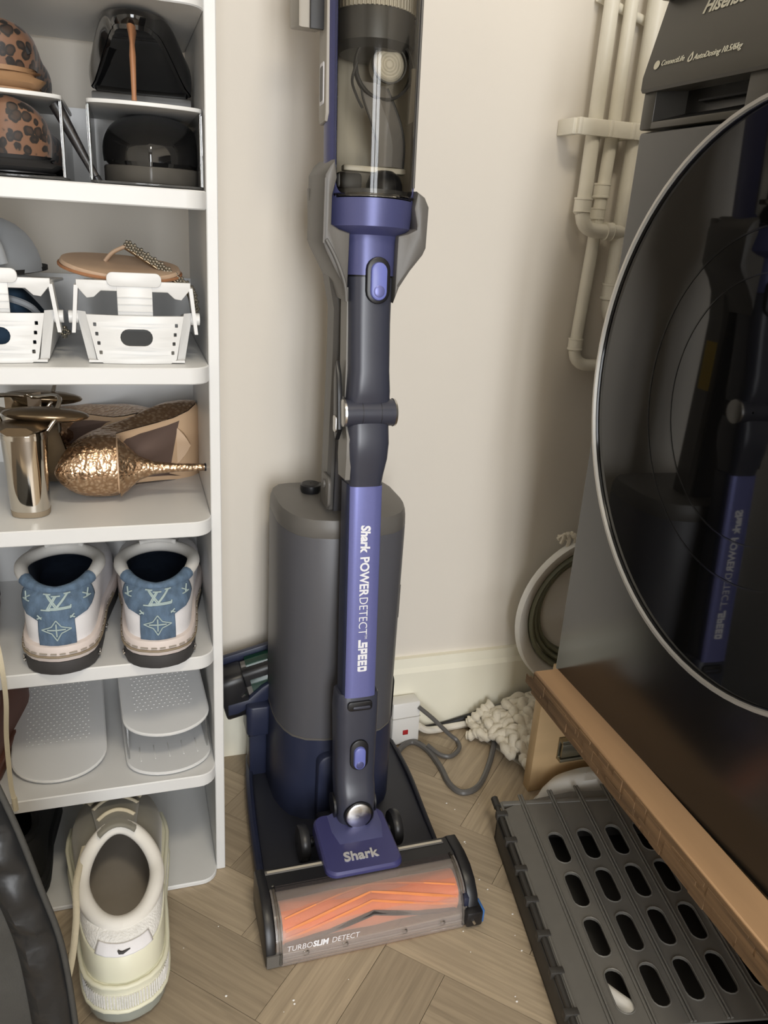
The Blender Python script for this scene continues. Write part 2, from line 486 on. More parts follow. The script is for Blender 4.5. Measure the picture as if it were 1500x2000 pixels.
co_ = crumbs.build('floor_crumbs', 'white_edge'); tag(co_, 'tiny pale crumbs scattered over the wooden floor', 'crumbs'); co_['kind'] = 'stuff'
# ================================================================== shoe rack
SP = 0.175
def shelf_top(i): return i * SP + 0.0074          # i = 0 is the lowest board
rack = thing('shoe_rack', 'tall white open shoe rack with rounded shelf corners against the back wall', 'shoe rack', (-.17, 1.0, 0))
def rk(mb, name, m): 
    o = mb.build(name, m, None, ang=30); o.parent = rack; o.matrix_parent_inverse = Matrix.Translation((.17, -1.0, 0)); return o
SX0, SX1, SYF, SYB = -.43, .082, .856, 1.118
for i in range(8):
    zt = shelf_top(i); r = .022
    poly = [(SX0, SYB), (SX0, SYF + .002), (SX0 + .002, SYF)]
    poly += [(SX1 - r + r * math.sin(R(a)), SYF + r - r * math.cos(R(a))) for a in range(0, 91, 15)]
    poly += [(SX1, SYB)]
    zb = zt - .018 if i else 0.0005
    rk(MB().prism(poly, zb, zt, 'xy', r=.0012, seg=1), 'shelf', 'white_lam')
rk(MB().box(SX1, SX1 + .012, .8785, 1.122, 0.0005, 1.2140, .001, 1), 'side_panel', 'white_lam')
rk(MB().box(SX0 - .012, SX0, .8785, 1.122, 0.0005, 1.2140, .001, 1), 'side_panel', 'white_lam')
for i in range(6):
    h = (.085, .085, .14, .15, .07, .085)[i]
    rk(MB().box(SX0, SX1 - (.014 if i == 5 else 0), 1.112, 1.117, shelf_top(i), shelf_top(i) + h), 'back_board', 'white_lam')

# ================================================================== pipes on the back wall
def pipe_run(name, pts, rad, label, parts_at=()):
    o = thing(name, label, 'pipe', pts[0])
    inv = Matrix.Translation(-Vector(pts[0]))
    p = MB().tube(pts, rad, 16).build('tube', 'pipe', o, mtx=inv)
    for (c, ax, ln, kr, nm) in parts_at:
        # fitting: a collar with two raised beads
        b = MB()
        c = Vector(c); ax = Vector(ax).normalized()
        prof = [(-.5, 1), (-.5, kr + .08), (-.38, kr + .08), (-.36, kr), (-.1, kr), (.36, kr), (.38, kr + .08), (.5, kr + .08), (.5, 1)]
        b.tube([c + ax * ln * a for a, _ in prof], [rad * k for _, k in prof], 16)
        b.build(nm, 'pipe', o, mtx=inv)
    return o
def bend(a, corner, b, r, n=6):
    a, corner, b = Vector(a), Vector(corner), Vector(b)
    d0 = (a - corner).normalized(); d1 = (b - corner).normalized()
    out = [a]
    p0 = corner + d0 * r; p1 = corner + d1 * r
    for k in range(n + 1):
        t = k / n; out.append((1 - t) ** 2 * p0 + 2 * t * (1 - t) * corner + t * t * p1)
    return out + [b]
PY = 1.112
pa = bend((.655, PY, 2.35), (.647, PY - .005, .868), (1.10, PY - .012, .875), .030)
pipe_run('water_pipe', pa, .0105, 'white painted pipe nearest the vacuum, elbow turning right at mid height', [
    ((.647, PY - .004, .902), (0, 0, 1), .022, 1.22, 'elbow_collar'), ((.695, PY - .005, .869), (1, 0, 0), .012, 1.2, 'elbow_collar')])
pb = bend((.688, PY + .006, 2.35), (.676, PY + .010, .665), (1.10, PY + .006, .668), .030)
pb.insert(1, Vector((.684, PY + .004, 1.0)))
pipe_run('water_pipe', pb, .0095, 'white painted middle pipe that reaches lowest before its bottom elbow', [
    ((.681, PY + .006, .925), (0, 0, 1), .020, 1.25, 'coupling'), ((.680, PY + .007, .893), (0, 0, 1), .016, 1.15, 'coupling'),
    ((.6762, PY + .010, .699), (0, 0, 1), .018, 1.2, 'elbow_collar')])
pc = bend((.728, PY, 2.35), (.722, PY, .735), (1.10, PY - .004, .735), .034)
pipe_run('water_pipe', pc, .0150, 'thickest white painted pipe, close behind the washing machine', [
    ((.7225, PY, .782), (0, 0, 1), .024, 1.14, 'elbow_collar')])
for cx, w in ((.640, .050), (.6845, .040), (.724, .046)):
    z = 1.005
    cl = thing('pipe_clip', {.640: 'white pipe clip round the pipe nearest the vacuum', .6845: 'white pipe clip round the middle pipe', .724: 'white pipe clip round the thickest pipe by the washer'}[cx], 'pipe clip', (cx, WALL_Y, z), group='pipe clips')
    b = MB().box(-w / 2, w / 2, -.050, -.046, -.011, .011, .0015)
    b.box(-w / 2 - .002, -w / 2 + .004, -.052, -.001, -.011, .011, .0015); b.box(w / 2 - .004, w / 2 + .001, -.050, -.001, -.011, .011, .0015)
    b.build('band', 'pipe', cl)
    MB().box(-w / 2 - .008, -w / 2 - .002, -.046, -.001, -.011, .010, .001).build('tab', 'pipe', cl)
pl = thing('wall_pipe', 'thin white pipe running sideways behind the upright pipes near the top', 'pipe', (.66, 1.131, 1.15))
MB().tube([(-.02, 0, .02), (.30, 0, -.06)], .006, 10).build('tube', 'pipe', pl)

# ================================================================== washing machine
WX, WY0, WY1, WZ0, WZ1 = .566, .268, .868, .260, 1.112
wm = thing('washing_machine', 'dark graphite front-loading washing machine with a large round glass door', 'washing machine', (.86, .568, WZ0))
winv = Matrix.Translation((-.86, -.568, -WZ0))
def wp(mb, name, m, parent=None, ang=30): return mb.build(name, m, parent or wm, mtx=winv if parent is None else winv, ang=ang)
ZD, ZP = .978, 1.019
wp(MB().box(WX + .022, WX + .585, WY0, WY1, WZ0 + .012, WZ1 - .012, .004), 'body', 'washer')
wp(MB().box(WX, WX + .02, WY0, WY1, WZ0 + .012, ZD - .0015, .004), 'front_panel', 'washer')
# drawer row with a recessed grip
dy0, dy1 = .700, .848
b = MB(); b.box(WX, WX + .02, WY0, dy0 - .10, ZD + .0005, ZP - .002, .002); wp(b, 'trim_panel', 'washer_panel')
y_a, y_b, z_a, z_b = .700, .845, .986, 1.016
b = MB()
b.box(WX - .001, WX + .02, .604, y_a, ZD + .0005, ZP - .002, .002); b.box(WX - .001, WX + .02, y_b, WY1, ZD + .0005, ZP - .002, .002)
b.box(WX - .001, WX + .02, y_a - .002, y_b + .002, ZD + .0005, z_a, .0015)
dr = wp(b, 'detergent_drawer', 'washer_panel')
b = MB()
b.add([(WX, y_a, z_a), (WX, y_b, z_a), (WX, y_b, z_b + .01), (WX, y_a, z_b + .01), (WX + .03, y_a + .01, z_a + .012), (WX + .035, y_b - .04, z_a + .012), (WX + .035, y_b - .04, z_b + .012), (WX + .03, y_a + .01, z_b + .012)],
      [(4, 5, 6, 7), (0, 1, 5, 4), (1, 2, 6, 5), (0, 3, 7, 4), (2, 3, 7, 6)])
b.box(WX + .018, WX + .022, y_a + .004, y_b - .05, z_a + .017, z_a + .019, 0)
wp(b, 'grip_recess', 'washer_dark')
# sloped control panel
b = MB()
b.prism([(WX - .006, ZP), (WX - .004, ZP - .003), (WX + .03, ZP - .003), (WX + .03, WZ1), (WX + .016, WZ1), (WX + .012, WZ1 - .004), (WX - .006, ZP + .012)], WY0, WY1, 'xz')
wp(b, 'control_panel', 'washer_panel', ang=20)
wp(MB().box(WX - .002, WX + .588, WY0 - .001, WY1 + .001, WZ1 - .006, WZ1 + .016, .004), 'top_cover', 'washer')
slope = Vector((.018, 0, WZ1 - .004 - ZP - .012)).normalized()
def on_panel(yy, up_):      # lettering runs towards -y seen from the front, i.e. left to right
    o = Vector((WX - .006, yy, ZP + .012)) + slope * up_
    return frame_mtx(o + Vector((-.0008, 0, .0001)), (0, -1, 0), slope)
def wtext(t, yy, up_, size, shear=0.0, bold=0.0, nm='lettering'):
    me = text_mesh(t, size, .0002, shear, bold); me.transform(on_panel(yy, up_)); me.transform(winv)
    return data_obj(nm, me, 'print_grey', wm, smooth=False)
wtext('Hisense', .797, .0520, .0195, .25, .0004)
wtext('ConnectLife', .8400, .0085, .0080, .15)
wtext('AutoDosing', .7845, .0065, .0082, .2)
wtext('10.5/6kg', .7430, .0070, .0084, .2)
me = MB().lathe([(.0001, 0), (.0046, 0), (.0046, .0004), (.0001, .0004)], n=20); ob = me.build('connect_icon', 'print_grey', wm, mtx=winv @ on_panel(.8475, .0105))
dp = [(.0035 * math.cos(a) - .001, .0045 * math.sin(a)) for a in [k * 2 * PI / 18 for k in range(18)]]
drop = [(0, -.004), (.0032, -.0028), (.0040, 0), (.0032, .003), (.002, .0058), (-.001, .003), (-.003, .0), (-.0028, -.003)]
dm = curve_mesh([drop, [(x * .62, y * .62) for x, y in drop][::-1]], .0002); dm.transform(winv @ on_panel(.7905, .0095))
data_obj('drop_icon', dm, 'print_grey', wm, smooth=False)
# round door
DX, DYC, DZC, DR = .530, .570, .724, .271
c = (0, DYC, DZC)
dmx = winv @ Matrix.Translation((DX, DYC, 0)) @ Matrix.Rotation(R(-2.1), 4, 'Z') @ Matrix.Translation((-DX, -DYC, 0))   # door turned slightly to shift the vacuum's reflection in its glass
GX = DX + .0055
door = MB().lathe([(.001, GX), (DR - .030, GX), (DR - .004, GX), (DR - .001, GX + .003), (DR - .004, DX + .030), (.001, DX + .030)], c, 'x', 96).build('door', 'door_glass', wm, mtx=dmx, ang=30)
MB().lathe([(DR - .0045, GX + .001), (DR - .0040, DX + .0035), (DR - .0028, DX + .0030), (DR - .0025, GX + .004)], c, 'x', 96, ring=True).build('door_bezel', 'door_mid', door, mtx=dmx, ang=30)
MB().lathe([(DR - .0030, DX + .0035), (DR - .0027, DX - .0005), (DR + .001, DX - .0002), (DR + .003, DX + .004), (DR + .001, DX + .018), (DR - .002, DX + .018)], c, 'x', 96, ring=True).build('door_ring', 'ring', door, mtx=dmx, ang=30)
for rr, w_ in ((.162, .0009), (.122, .0007)):
    MB().lathe([(rr - w_, GX), (rr - w_, GX - .0006), (rr + w_, GX - .0006), (rr + w_, GX)], c, 'x', 80, ring=True).build('glass_edge_line', 'door_mid', door, mtx=dmx)
MB().box(DX + .012, DX + .028, DYC - DR - .012, DYC - DR + .002, DZC - .06, DZC + .06, .004).build('door_grip', 'door_mid', door, mtx=dmx)
for fy in (WY0 + .06, WY1 - .06):
    for fx in (WX + .08, WX + .52):
        wp(MB().lathe([(.022, WZ0), (.022, WZ0 + .006), (.012, WZ0 + .014)], (fx, fy, 0), 'z', 16), 'foot', 'black')

# ================================================================== pine plinth under the washer
pl = thing('washer_plinth', 'rough pine timber plinth carrying the washing machine, open at the front', 'plinth', (.88, .57, 0))
pinv = Matrix.Translation((-.88, -.57, 0))
bt = math.atan2(.0172, .474)
bmx = Matrix.Translation((.552, .862, 0)) @ Matrix.Rotation(-R(1.2), 4, 'Z')
b = MB().box(-.022, .020, -.70, 0, .238, .276, .0015, 1)
bo = b.build('front_beam', 'pine', pl, mtx=pinv @ bmx)
se = MB().box(-.0226, -.0215, -.70, -.0005, .2395, .2735, 0)
# rough sawn lower face of the beam: uneven strips
for k in range(60):
    yy = -.69 + k * .0117
    se.box(-.0232 - random.random() * .0008, -.022, yy - .02 * random.random(), yy + .018, .2395 + .030 * random.random(), .2425 + .030 * random.random() , 0)
se.build('sawn_face', 'ply_edge', bo, mtx=pinv @ bmx, smooth=False)
MB().box(.572, 1.175, .250, .862, .242, .2598, .001).build('platform', 'pine_x', pl, mtx=pinv)
MB().box(.590, 1.175, .925, .945, 0, .2120, .001).build('end_board', 'pine_x', pl, mtx=pinv)
MB().box(.600, .640, .800, .925, .1900, .2418, .001).build('corner_block', 'pine_x', pl, mtx=pinv)
MB().box(.590, 1.175, .215, .235, 0, .2415, .001).build('end_board', 'pine_x', pl, mtx=pinv)
MB().box(.570, 1.175, .235, .252, .2, .2415, .001).build('cross_rail', 'pine_x', pl, mtx=pinv)
rn = MB()
rn.box(.632, 1.08, .912, .925, .060, .066, .001); rn.box(.632, 1.08, .912, .925, .095, .101, .001); rn.box(.632, 1.08, .922, .9252, .06, .101, .001)
rn.box(.634, 1.07, .9135, .918, .068, .093, .001)
ro = rn.build('drawer_runner', 'steel', pl, mtx=pinv)
MB().box(.660, .666, .9128, .9139, .078, .082, 0).build('runner_slot', 'black', ro, mtx=pinv)
# ================================================================== charging dock
CX = .270
dock = thing('vacuum_dock', 'grey and navy self-emptying charging dock with tower and tall post behind the upright vacuum', 'charging dock', (CX, 1.0, 0))
dinv = Matrix.Translation((-CX, -1.0, 0))
def dp_(mb, name, m, parent=None, ang=35): return mb.build(name, m, parent or dock, mtx=dinv, ang=ang)
base_poly = [(.162, 1.108), (.153, 1.07), (.146, .99), (.138, .86), (.134, .79), (.136, .782), (.140, .778), (.380, .778), (.392, .782), (.396, .80), (.401, .90), (.408, 1.0), (.412, 1.06), (.404, 1.10), (.394, 1.108)]
bp_ = dp_(MB().prism(base_poly, .0005, .013, 'xy', r=.003), 'base_plate', M.setdefault('base_navy', mat('base_dark_plastic', (36, 38, 48), .42, var=.03, bump=.04, bscale=900)))
rim = MB().tube(smooth_path([(.159, 1.10, .012), (.149, 1.03, .018), (.1415, .94, .018), (.1375, .85, .015), (.1352, .80, .012)], 4), .006, 8)
dp_(rim, 'rim', 'navy', bp_)
rim = MB().tube(smooth_path([(.404, 1.09, .012), (.405, 1.00, .016), (.399, .90, .014), (.394, .81, .012)], 4), .004, 8)
dp_(rim, 'rim', M['base_navy'], bp_)

TCX = .273
def tower_ring(z, k=1.0, yo=0.0, back=1.082):
    half = [(0, .929), (.030, .930), (.056, .937), (.073, .950), (.082, .966), (.0895, .990), (.0915, 1.01), (.0915, back - .02), (.088, back - .004), (.070, back)]
    pts = [(x * k, 1.005 + (y - 1.005) * k + yo, z) for x, y in half]
    out = [(TCX + x, y, z) for x, y, z in pts] + [(TCX - x, y, z) for x, y, z in reversed(pts[1:])]
    return out
dp_(MB().loft([tower_ring(.012, 1.03), tower_ring(.09, 1.025), tower_ring(.1535, 1.012)]), 'tower_base', 'navy', ang=30)
dp_(MB().loft([tower_ring(.1535, 1.006), tower_ring(.1565, 1.006)]), 'seam_band', 'dock_grey', ang=30)
tw = dp_(MB().loft([tower_ring(.1565, .998), tower_ring(.30, .998), tower_ring(.468, 1.0), tower_ring(.4695, .992)]), 'tower', M.setdefault('tower_grey', mat('tower_grey_plastic', (84, 84, 89), .4, var=.02, bump=.04, bscale=900)), ang=30)
dp_(MB().loft([tower_ring(.4695, .994), tower_ring(.471, 1.0), tower_ring(.485, .992), tower_ring(.494, .955), tower_ring(.498, .86, .01), tower_ring(.498, .3, .02)]), 'lid', 'dock_grey', ang=28)
dp_(MB().lathe([(.001, .497), (.013, .497), (.015, .503), (.0145, .509), (.012, .511), (.001, .511)], (.236, 1.040, 0), 'z', 20), 'lid_button', 'black')
# front channel behind the nozzle neck on the tower base
dp_(MB().prism(rrect(.232, .315, .018, .135, .016), .916, .945, 'xz', r=.004), 'docking_port', 'navy')
# latches seen at the right flank of the tower
dp_(MB().prism([(1.000, .305), (1.02, .318), (1.03, .335), (1.02, .352), (1.0, .36)], CX + .094, CX + .0985, 'yz', r=.001), 'side_latch', 'black')
dp_(MB().prism(rrect(1.0, 1.045, .12, .20, .01), CX + .094, CX + .1005, 'yz', r=.002), 'exhaust_vent', 'black')
# post rising from the tower
post = MB()
PT = [(.492, .0285, .985), (.60, .028, .983), (.70, .0275, .982), (.76, .0285, .980), (.80, .038, .975)]
post.loft([[(CX + x * w, y + d, z) for x, d in ((-1, -.014), (-.86, -.020), (.86, -.020), (1, -.014), (1, .018), (.8, .024), (-.8, .024), (-1, .018))] for z, w, y in PT])
po = dp_(post, 'post', 'dock_grey', ang=30)
dp_(MB().box(CX - .0205, CX + .0205, .9595, .964, .495, .775, .003), 'post_channel', M['tower_grey'], po)
dp_(MB().prism(rrect(.945, .985, .506, .548, .010), CX - .0325, CX - .0275, 'yz', r=.0015), 'post_latch', 'dock_grey', po)
dp_(MB().lathe([(.001, CX - .0325), (.006, CX - .0325), (.006, CX - .0350), (.001, CX - .0350)], (0, .965, .536), 'x', 14), 'latch_stud', 'dock_grey', po)
dp_(MB().box(CX + .0272, CX + .0290, .968, .992, .66, .73, 0), 'yellow_label', 'yellow', po)
# cradle: two curved wings holding the hand unit
def IN(sg): return .007 if sg < 0 else .003
def wing(sg, ztop):
    prof = [(.028, .775), (.034, .793), (.046, .812), (.063 - IN(sg), .830), (.0665 - IN(sg), .838), (.0665 - IN(sg), ztop - .01), (.061 - IN(sg), ztop), (.048, ztop + .006), (.045, ztop - .012), (.0495, ztop - .03), (.0495, .858), (.040, .853), (.028, .850)]
    b = MB().prism([(CX + sg * x, z) for x, z in prof], .905, .992, 'xz', r=.004)
    return dp_(b, 'cradle_wing', 'dock_grey', ang=30)
wl = wing(-1, .918); wr_ = wing(1, .892)
dp_(MB().prism([(CX - .058, .84), (CX - .031, .785), (CX + .031, .785), (CX + .058, .84), (CX + .06, .895), (CX - .06, .895)], .975, .996, 'xz', r=.004), 'cradle_back', 'dock_grey')
dp_(MB().tube(smooth_path([(CX - .056, .9035, .842), (CX - .044, .9035, .822), (CX - .033, .9035, .796), (CX - .030, .9035, .776)], 5), .0022, 6), 'wing_rib', 'dock_grey', wl)
dp_(MB().prism([(CX - .0595, .838), (CX - .0595, .905), (CX - .0575, .905), (CX - .0575, .838)], .9035, .906, 'xz'), 'wing_rib', 'dock_grey', wl)
# accessory holder on the left of the base
ah = MB().box(.152, .180, 1.05, 1.078, .012, .125, .003)
hold = dp_(ah, 'accessory_holder', 'navy')
dp_(MB().prism(rrect(.146, .186, 1.035, 1.085, .010), .098, .150, 'xy', r=.003), 'holder_cup', 'navy', hold)
for k in range(5): dp_(MB().lathe([(.001, .0955), (.0012, .0975), (.0014, .0985)], (.150 + .003 * k, 1.040, 0), 'z', 6), 'contact_pin', 'black', hold)
dp_(MB().prism([(.119, .150), (.150, .156), (.172, .176), (.19, .186), (.19, .152), (.165, .148), (.135, .132), (.119, .130)], 1.050, 1.062, 'xz', r=.003), 'tool_arm', 'navy', hold)

# ================================================================== pet-hair tool parked on the dock
tool = thing('motorised_mini_brush', 'small black motorised brush with green clear window parked left of the dock tower', 'vacuum tool', (.165, 1.078, .15))
tmx = Matrix.Rotation(R(-14), 4, 'Y')
def tp(mb, n, m, parent=None): return mb.build(n, m, parent or tool, mtx=tmx, ang=35)
tp(MB().prism(rrect(-.027, .026, -.022, .056, .014), -.052, -.010, 'yz', r=.004), 'end_cap', 'black')
tp(MB().prism(rrect(-.018, .024, -.012, .054, .010), -.036, .10, 'yz', r=.003), 'housing', 'black')
tp(MB().box(-.05, .10, .020, .030, .050, .066, .002), 'back_edge', 'navy')
gw = MB().prism([(-.021, -.004), (-.019, .035), (-.004, .058), (.018, .058), (.016, .0545), (-.003, .0545), (-.0165, .034), (-.0185, -.004)], -.002, .098, 'yz')
tp(gw, 'clear_window', 'green_clear')
tp(MB().prism([(-.019, .012), (-.017, .040), (-.002, .0565), (.010, .0565), (.0, .05), (-.014, .036)], -.0095, -.002, 'yz'), 'grey_strip', 'dock_grey')
tp(MB().tube([(-.020, -.0265, .018), (-.014, -.0285, .022)], .0022, 8), 'latch', 'silver')

# ================================================================== the cordless vacuum
vac = thing('cordless_vacuum', 'upright cordless stick vacuum in violet blue and charcoal with clear dust bin and orange roller', 'vacuum cleaner', (CX, .80, 0))
vinv = Matrix.Translation((-CX, -.80, 0))
TAU = math.atan(.088)
VM = vinv @ Matrix.Translation((.271, .835, .095)) @ Matrix.Rotation(-TAU, 4, 'X')   # local: x right, y back, z along the wand
def vp(mb, name, m, parent=None, ang=35): return mb.build(name, m, parent or vac, mtx=VM, ang=ang)
def vn(mb, name, m, parent=None, ang=35): return mb.build(name, m, parent or vac, mtx=vinv, ang=ang)
def sec(z, hw, y0, y1, e=3.6, n=32, cx=0.0):
    return ring_xy(cx, (y0 + y1) / 2, z, hw, (y1 - y0) / 2, e, n)
# neck
nk = vp(MB().loft([sec(-.030, .022, .004, .046), sec(-.024, .0262, .001, .050), sec(.020, .0275, .000, .052), sec(.034, .0278, .004, .054), sec(.046, .0278, .010, .056), sec(.10, .0285, .010, .056), sec(.150, .030, .009, .056), sec(.176, .0290, .0095, .052), sec(.179, .0270, .0105, .050)]), 'neck', 'slate')
vp(MB().lathe([(.0205, .004), (.0205, -.0028), (.0188, -.004)], (0, 0, .001), 'y', 40), 'disc_rim', 'black', nk)
def disc_mat():
    m = mat('turned_steel_disc', (205, 203, 200), .22, metal=1.0, var=.01)
    N = m.node_tree.nodes; L = m.node_tree.links
    tg = N.new('ShaderNodeTangent'); tg.direction_type = 'RADIAL'; tg.axis = 'Y'
    b = N['Principled BSDF']; b.inputs['Anisotropic'].default_value = .85; L.new(tg.outputs[0], b.inputs['Tangent'])
    return m
dk = MB().lathe([(.0001, -.0046), (.0165, -.0046), (.0182, -.0036), (.0182, .0)], (0, 0, 0), 'y', 48).build('metal_disc', disc_mat(), nk)
dk.matrix_local = VM @ Matrix.Translation((0, 0, .001))
vp(MB().tube([(-.0275, .03, .001), (-.0305, .03, .001)], .017, 24), 'pivot_cap', 'black', nk)
vp(MB().tube([(.0275, .03, .001), (.0300, .03, .001)], .017, 24), 'pivot_cap', 'black', nk)
def oval(cx, cz, w, h, n=9):
    r = w / 2; return [(cx + r * math.cos(R(180 * k / n)), cz + h / 2 - r + r * math.sin(R(180 * k / n))) for k in range(n + 1)] + [(cx - r * math.cos(R(180 * k / n)), cz - h / 2 + r - r * math.sin(R(180 * k / n))) for k in range(n + 1)]
vp(MB().prism(oval(0.001, .089, .0255, .046), .0065, .014, 'xz', r=.0015), 'button_surround', 'black', nk)
lb = vp(MB().prism(oval(0.001, .086, .0165, .034), .002, .012, 'xz', r=.003), 'release_button', 'btn', nk)
vp(MB().sphere((.001, .0025, .077), .006, .0012, .006), 'button_dimple', 'purple', lb)
vp(MB().prism(rrect(-.017, .017, .157, .1705, .005), .0065, .012, 'xz', r=.001), 'slot_recess', 'black', nk)
vp(MB().prism(rrect(-.010, .014, .160, .164, .002), .005, .009, 'xz', r=.0008), 'slot_lip', 'slate', nk)
# wand with the violet front strip
wd = vp(MB().loft([sec(.176, .0235, .009, .050, 4.5), sec(.32, .0238, .010, .050, 4.5), sec(.467, .0235, .010, .050, 4.5)]), 'wand', 'navy')
strip = MB()
rings = []
for z in (.1765, .30, .465):
    rings.append([(x, y, z) for x, y in ((-.0205, .020), (-.0205, .0105), (-.018, .0085), (-.010, .0074), (0, .0070), (.010, .0074), (.018, .0085), (.0205, .0105), (.0205, .020))])
vp(strip.loft(rings), 'front_strip', 'purple_strip', wd, ang=50)
def vtext(t, x, z, size, bold=0.0, shear=0.0, width=1.0, y=.0066, m='white_print', nm='lettering', spacing=1.0):
    # reads downwards: text x axis runs along -z, letter tops point to +x
    me = text_mesh(t, size, .0002, shear, bold, width, spacing=spacing)
    mx = max(v.co.x for v in me.vertices)
    me.transform(VM @ frame_mtx((x, y, z), (0, 0, -1), (1, 0, 0)))
    data_obj(nm, me, m, wd, smooth=False)
    return mx
zz = .4155
for t, s_, b_, sh, w_, gap in (('Shark', .0165, .0007, .1, .92, .005), ('POWER', .0165, .00045, 0, .92, .0006), ('DETECT', .0165, -.0001, 0, .88, .0006), ('TM', .0045, .0, 0, .9, .0015)):
    mx = vtext(t, -.0055 if t != 'TM' else .003, zz, s_, b_, sh, w_, nm='lettering')
    zz -= mx + gap
# block letters SPEED drawn as squared strokes
def block_word(word, z0, x0, h, w, st, gap):
    polys = {'S': [[(0, 0), (1, 0), (1, .62), (.3, .62), (.3, .74), (1, .74), (1, 1), (0, 1), (0, .38), (.7, .38), (.7, .26), (0, .26)]],
             'P': [[(0, 0), (.3, 0), (.3, .3), (1, .3), (1, 1), (0, 1)], [(.3, .56), (.7, .56), (.7, .74), (.3, .74)]],
             'E': [[(0, 0), (1, 0), (1, .26), (.3, .26), (.3, .38), (.92, .38), (.92, .62), (.3, .62), (.3, .74), (1, .74), (1, 1), (0, 1)]],
             'D': [[(0, 0), (.85, 0), (1, .15), (1, .85), (.85, 1), (0, 1)], [(.3, .3), (.7, .3), (.7, .7), (.3, .7)]]}
    acc = MB(); x = 0
    for ch in word:
        ww = w
        ps = [[(x + a * ww, b_ * h) for a, b_ in p] for p in polys[ch]]
        if ch == 'S': ps[0] = [(a - (.004 if (abs(b_) < 1e-6 and abs(a - x) < 1e-6) or abs(b_ - .26 * h) < 1e-6 and abs(a - x) < 1e-6 else 0), b_) for a, b_ in ps[0]]
        me = curve_mesh(ps, .0002); acc.me(me); bpy.data.meshes.remove(me)
        x += ww + gap
    acc.build('lettering', 'white_print', wd, mtx=VM @ frame_mtx((x0, .0066, z0), (0, 0, -1), (1, 0, 0)), smooth=False)
block_word('SPEED', zz - .0035, -.0055, .0125, .0073, .003, .0012)
# lower elbow, hinge, upper tube
el = vp(MB().loft([sec(.465, .0215, .006, .050, 4), sec(.478, .0228, .003, .052, 4), sec(.500, .0262, -.003, .056, 4), sec(.519, .0272, -.005, .058, 4), sec(.535, .0264, -.004, .056, 4), sec(.546, .0262, -.001, .052, 4)]), 'elbow', 'slate')
vp(MB().loft([[(-.0278 - a, y, z) for y, z in ((.008, .474), (.004, .50), (.003, .525), (.012, .542), (.040, .542), (.046, .50), (.042, .474))] for a in (-.006, -.0005, .0)]), 'side_face', 'slate_side', el)
hg = vp(MB().tube([(-.0305, .010, .556), (.0305, .010, .556)], .0162, 28), 'hinge_barrel', 'slate')
for a in (-.0105, .0125): vp(MB().tube([(a - .0003, .010, .556), (a + .0003, .010, .556)], .01635, 28), 'hinge_joint', 'black', hg)
for sg in (-1, 1):
    vp(MB().lathe([(.0001, sg * .0335), (.0135, sg * .0335), (.0166, sg * .0325), (.0170, sg * .030), (.0001, sg * .0300)], (0, .010, .556), 'x', 32), 'hinge_cap', 'silver', hg)
ut = vp(MB().loft([sec(.5685, .0268, .000, .050, 4.2), sec(.582, .0262, -.004, .054, 4), sec(.606, .0252, -.003, .055, 3.6), sec(.66, .0256, .002, .056, 3.4), sec(.712, .0268, .004, .058, 3.2)]), 'upper_tube', 'slate')
vp(MB().loft([[(-.0272 - a, y, z) for y, z in ((.020, .573), (.018, .61), (.020, .70), (.048, .70), (.046, .59), (.042, .573))] for a in (-.006, -.0004, .0)]), 'side_face', 'slate_side', ut)
vp(MB().prism([(.016, .535), (.030, .52), (.040, .535), (.042, .59), (.036, .615), (.026, .60), (.020, .575)], -.036, -.030, 'yz', r=.0012), 'fold_lever', 'black', ut)
vp(MB().prism(rrect(.022, .036, .530, .550, .004), -.0375, -.0355, 'yz', r=.0006), 'lever_plate', 'silver', ut)
# body: violet socket widening to the bin ring
def cyl(z, r_, cy=.036, ry=None): return ring_xy(0, cy, z, r_, ry or r_, 2.0, 48)
body = vp(MB().loft([ring_xy(0, .031, .714, .0290, .0275, 2.6, 48), ring_xy(0, .032, .752, .0302, .0285, 2.6, 48), ring_xy(0, .034, .7575, .0335, .032, 2.3, 48), cyl(.762, .044), cyl(.766, .0485), cyl(.785, .0505), cyl(.795, .0516)], True, False), 'body', 'purple', ang=40)
vp(MB().loft([ring_xy(0, .031, .7105, .0275, .0265, 2.6, 40), ring_xy(0, .031, .7145, .0275, .0265, 2.6, 40)]), 'joint_gap', 'black', body)
vp(MB().prism(oval(0.004, .7085, .0285, .052), -.0015, .012, 'xz', r=.002), 'button_surround', 'black', body)
ub = vp(MB().prism(oval(0.004, .7075, .0195, .0425), -.0055, .010, 'xz', r=.003), 'release_button', 'btn', body)
vp(MB().sphere((.004, -.0048, .6965), .0075, .0016, .0075), 'button_dimple', 'purple_strip', ub)
# bin: violet shell open at the front, clear cylinder inside
BR, BT_, BZ0, BZ1, BCY = .0517, .0022, .7985, 1.085, .036
def bc(phi, rr, z): return (rr * math.sin(phi), BCY - rr * math.cos(phi), z)     # phi 0 faces the camera
def rz(z): return BR + (z - BZ0) * .008
PH = R(62)
sh = MB(); rings = []
for z in (BZ0 - .004, BZ0 + .09, BZ0 + .18, BZ1):
    a = [PH + (2 * PI - 2 * PH) * k / 44 for k in range(45)]
    rings.append([bc(t, rz(z), z) for t in a] + [bc(t, rz(z) - BT_, z) for t in reversed(a)])
sh.loft(rings)
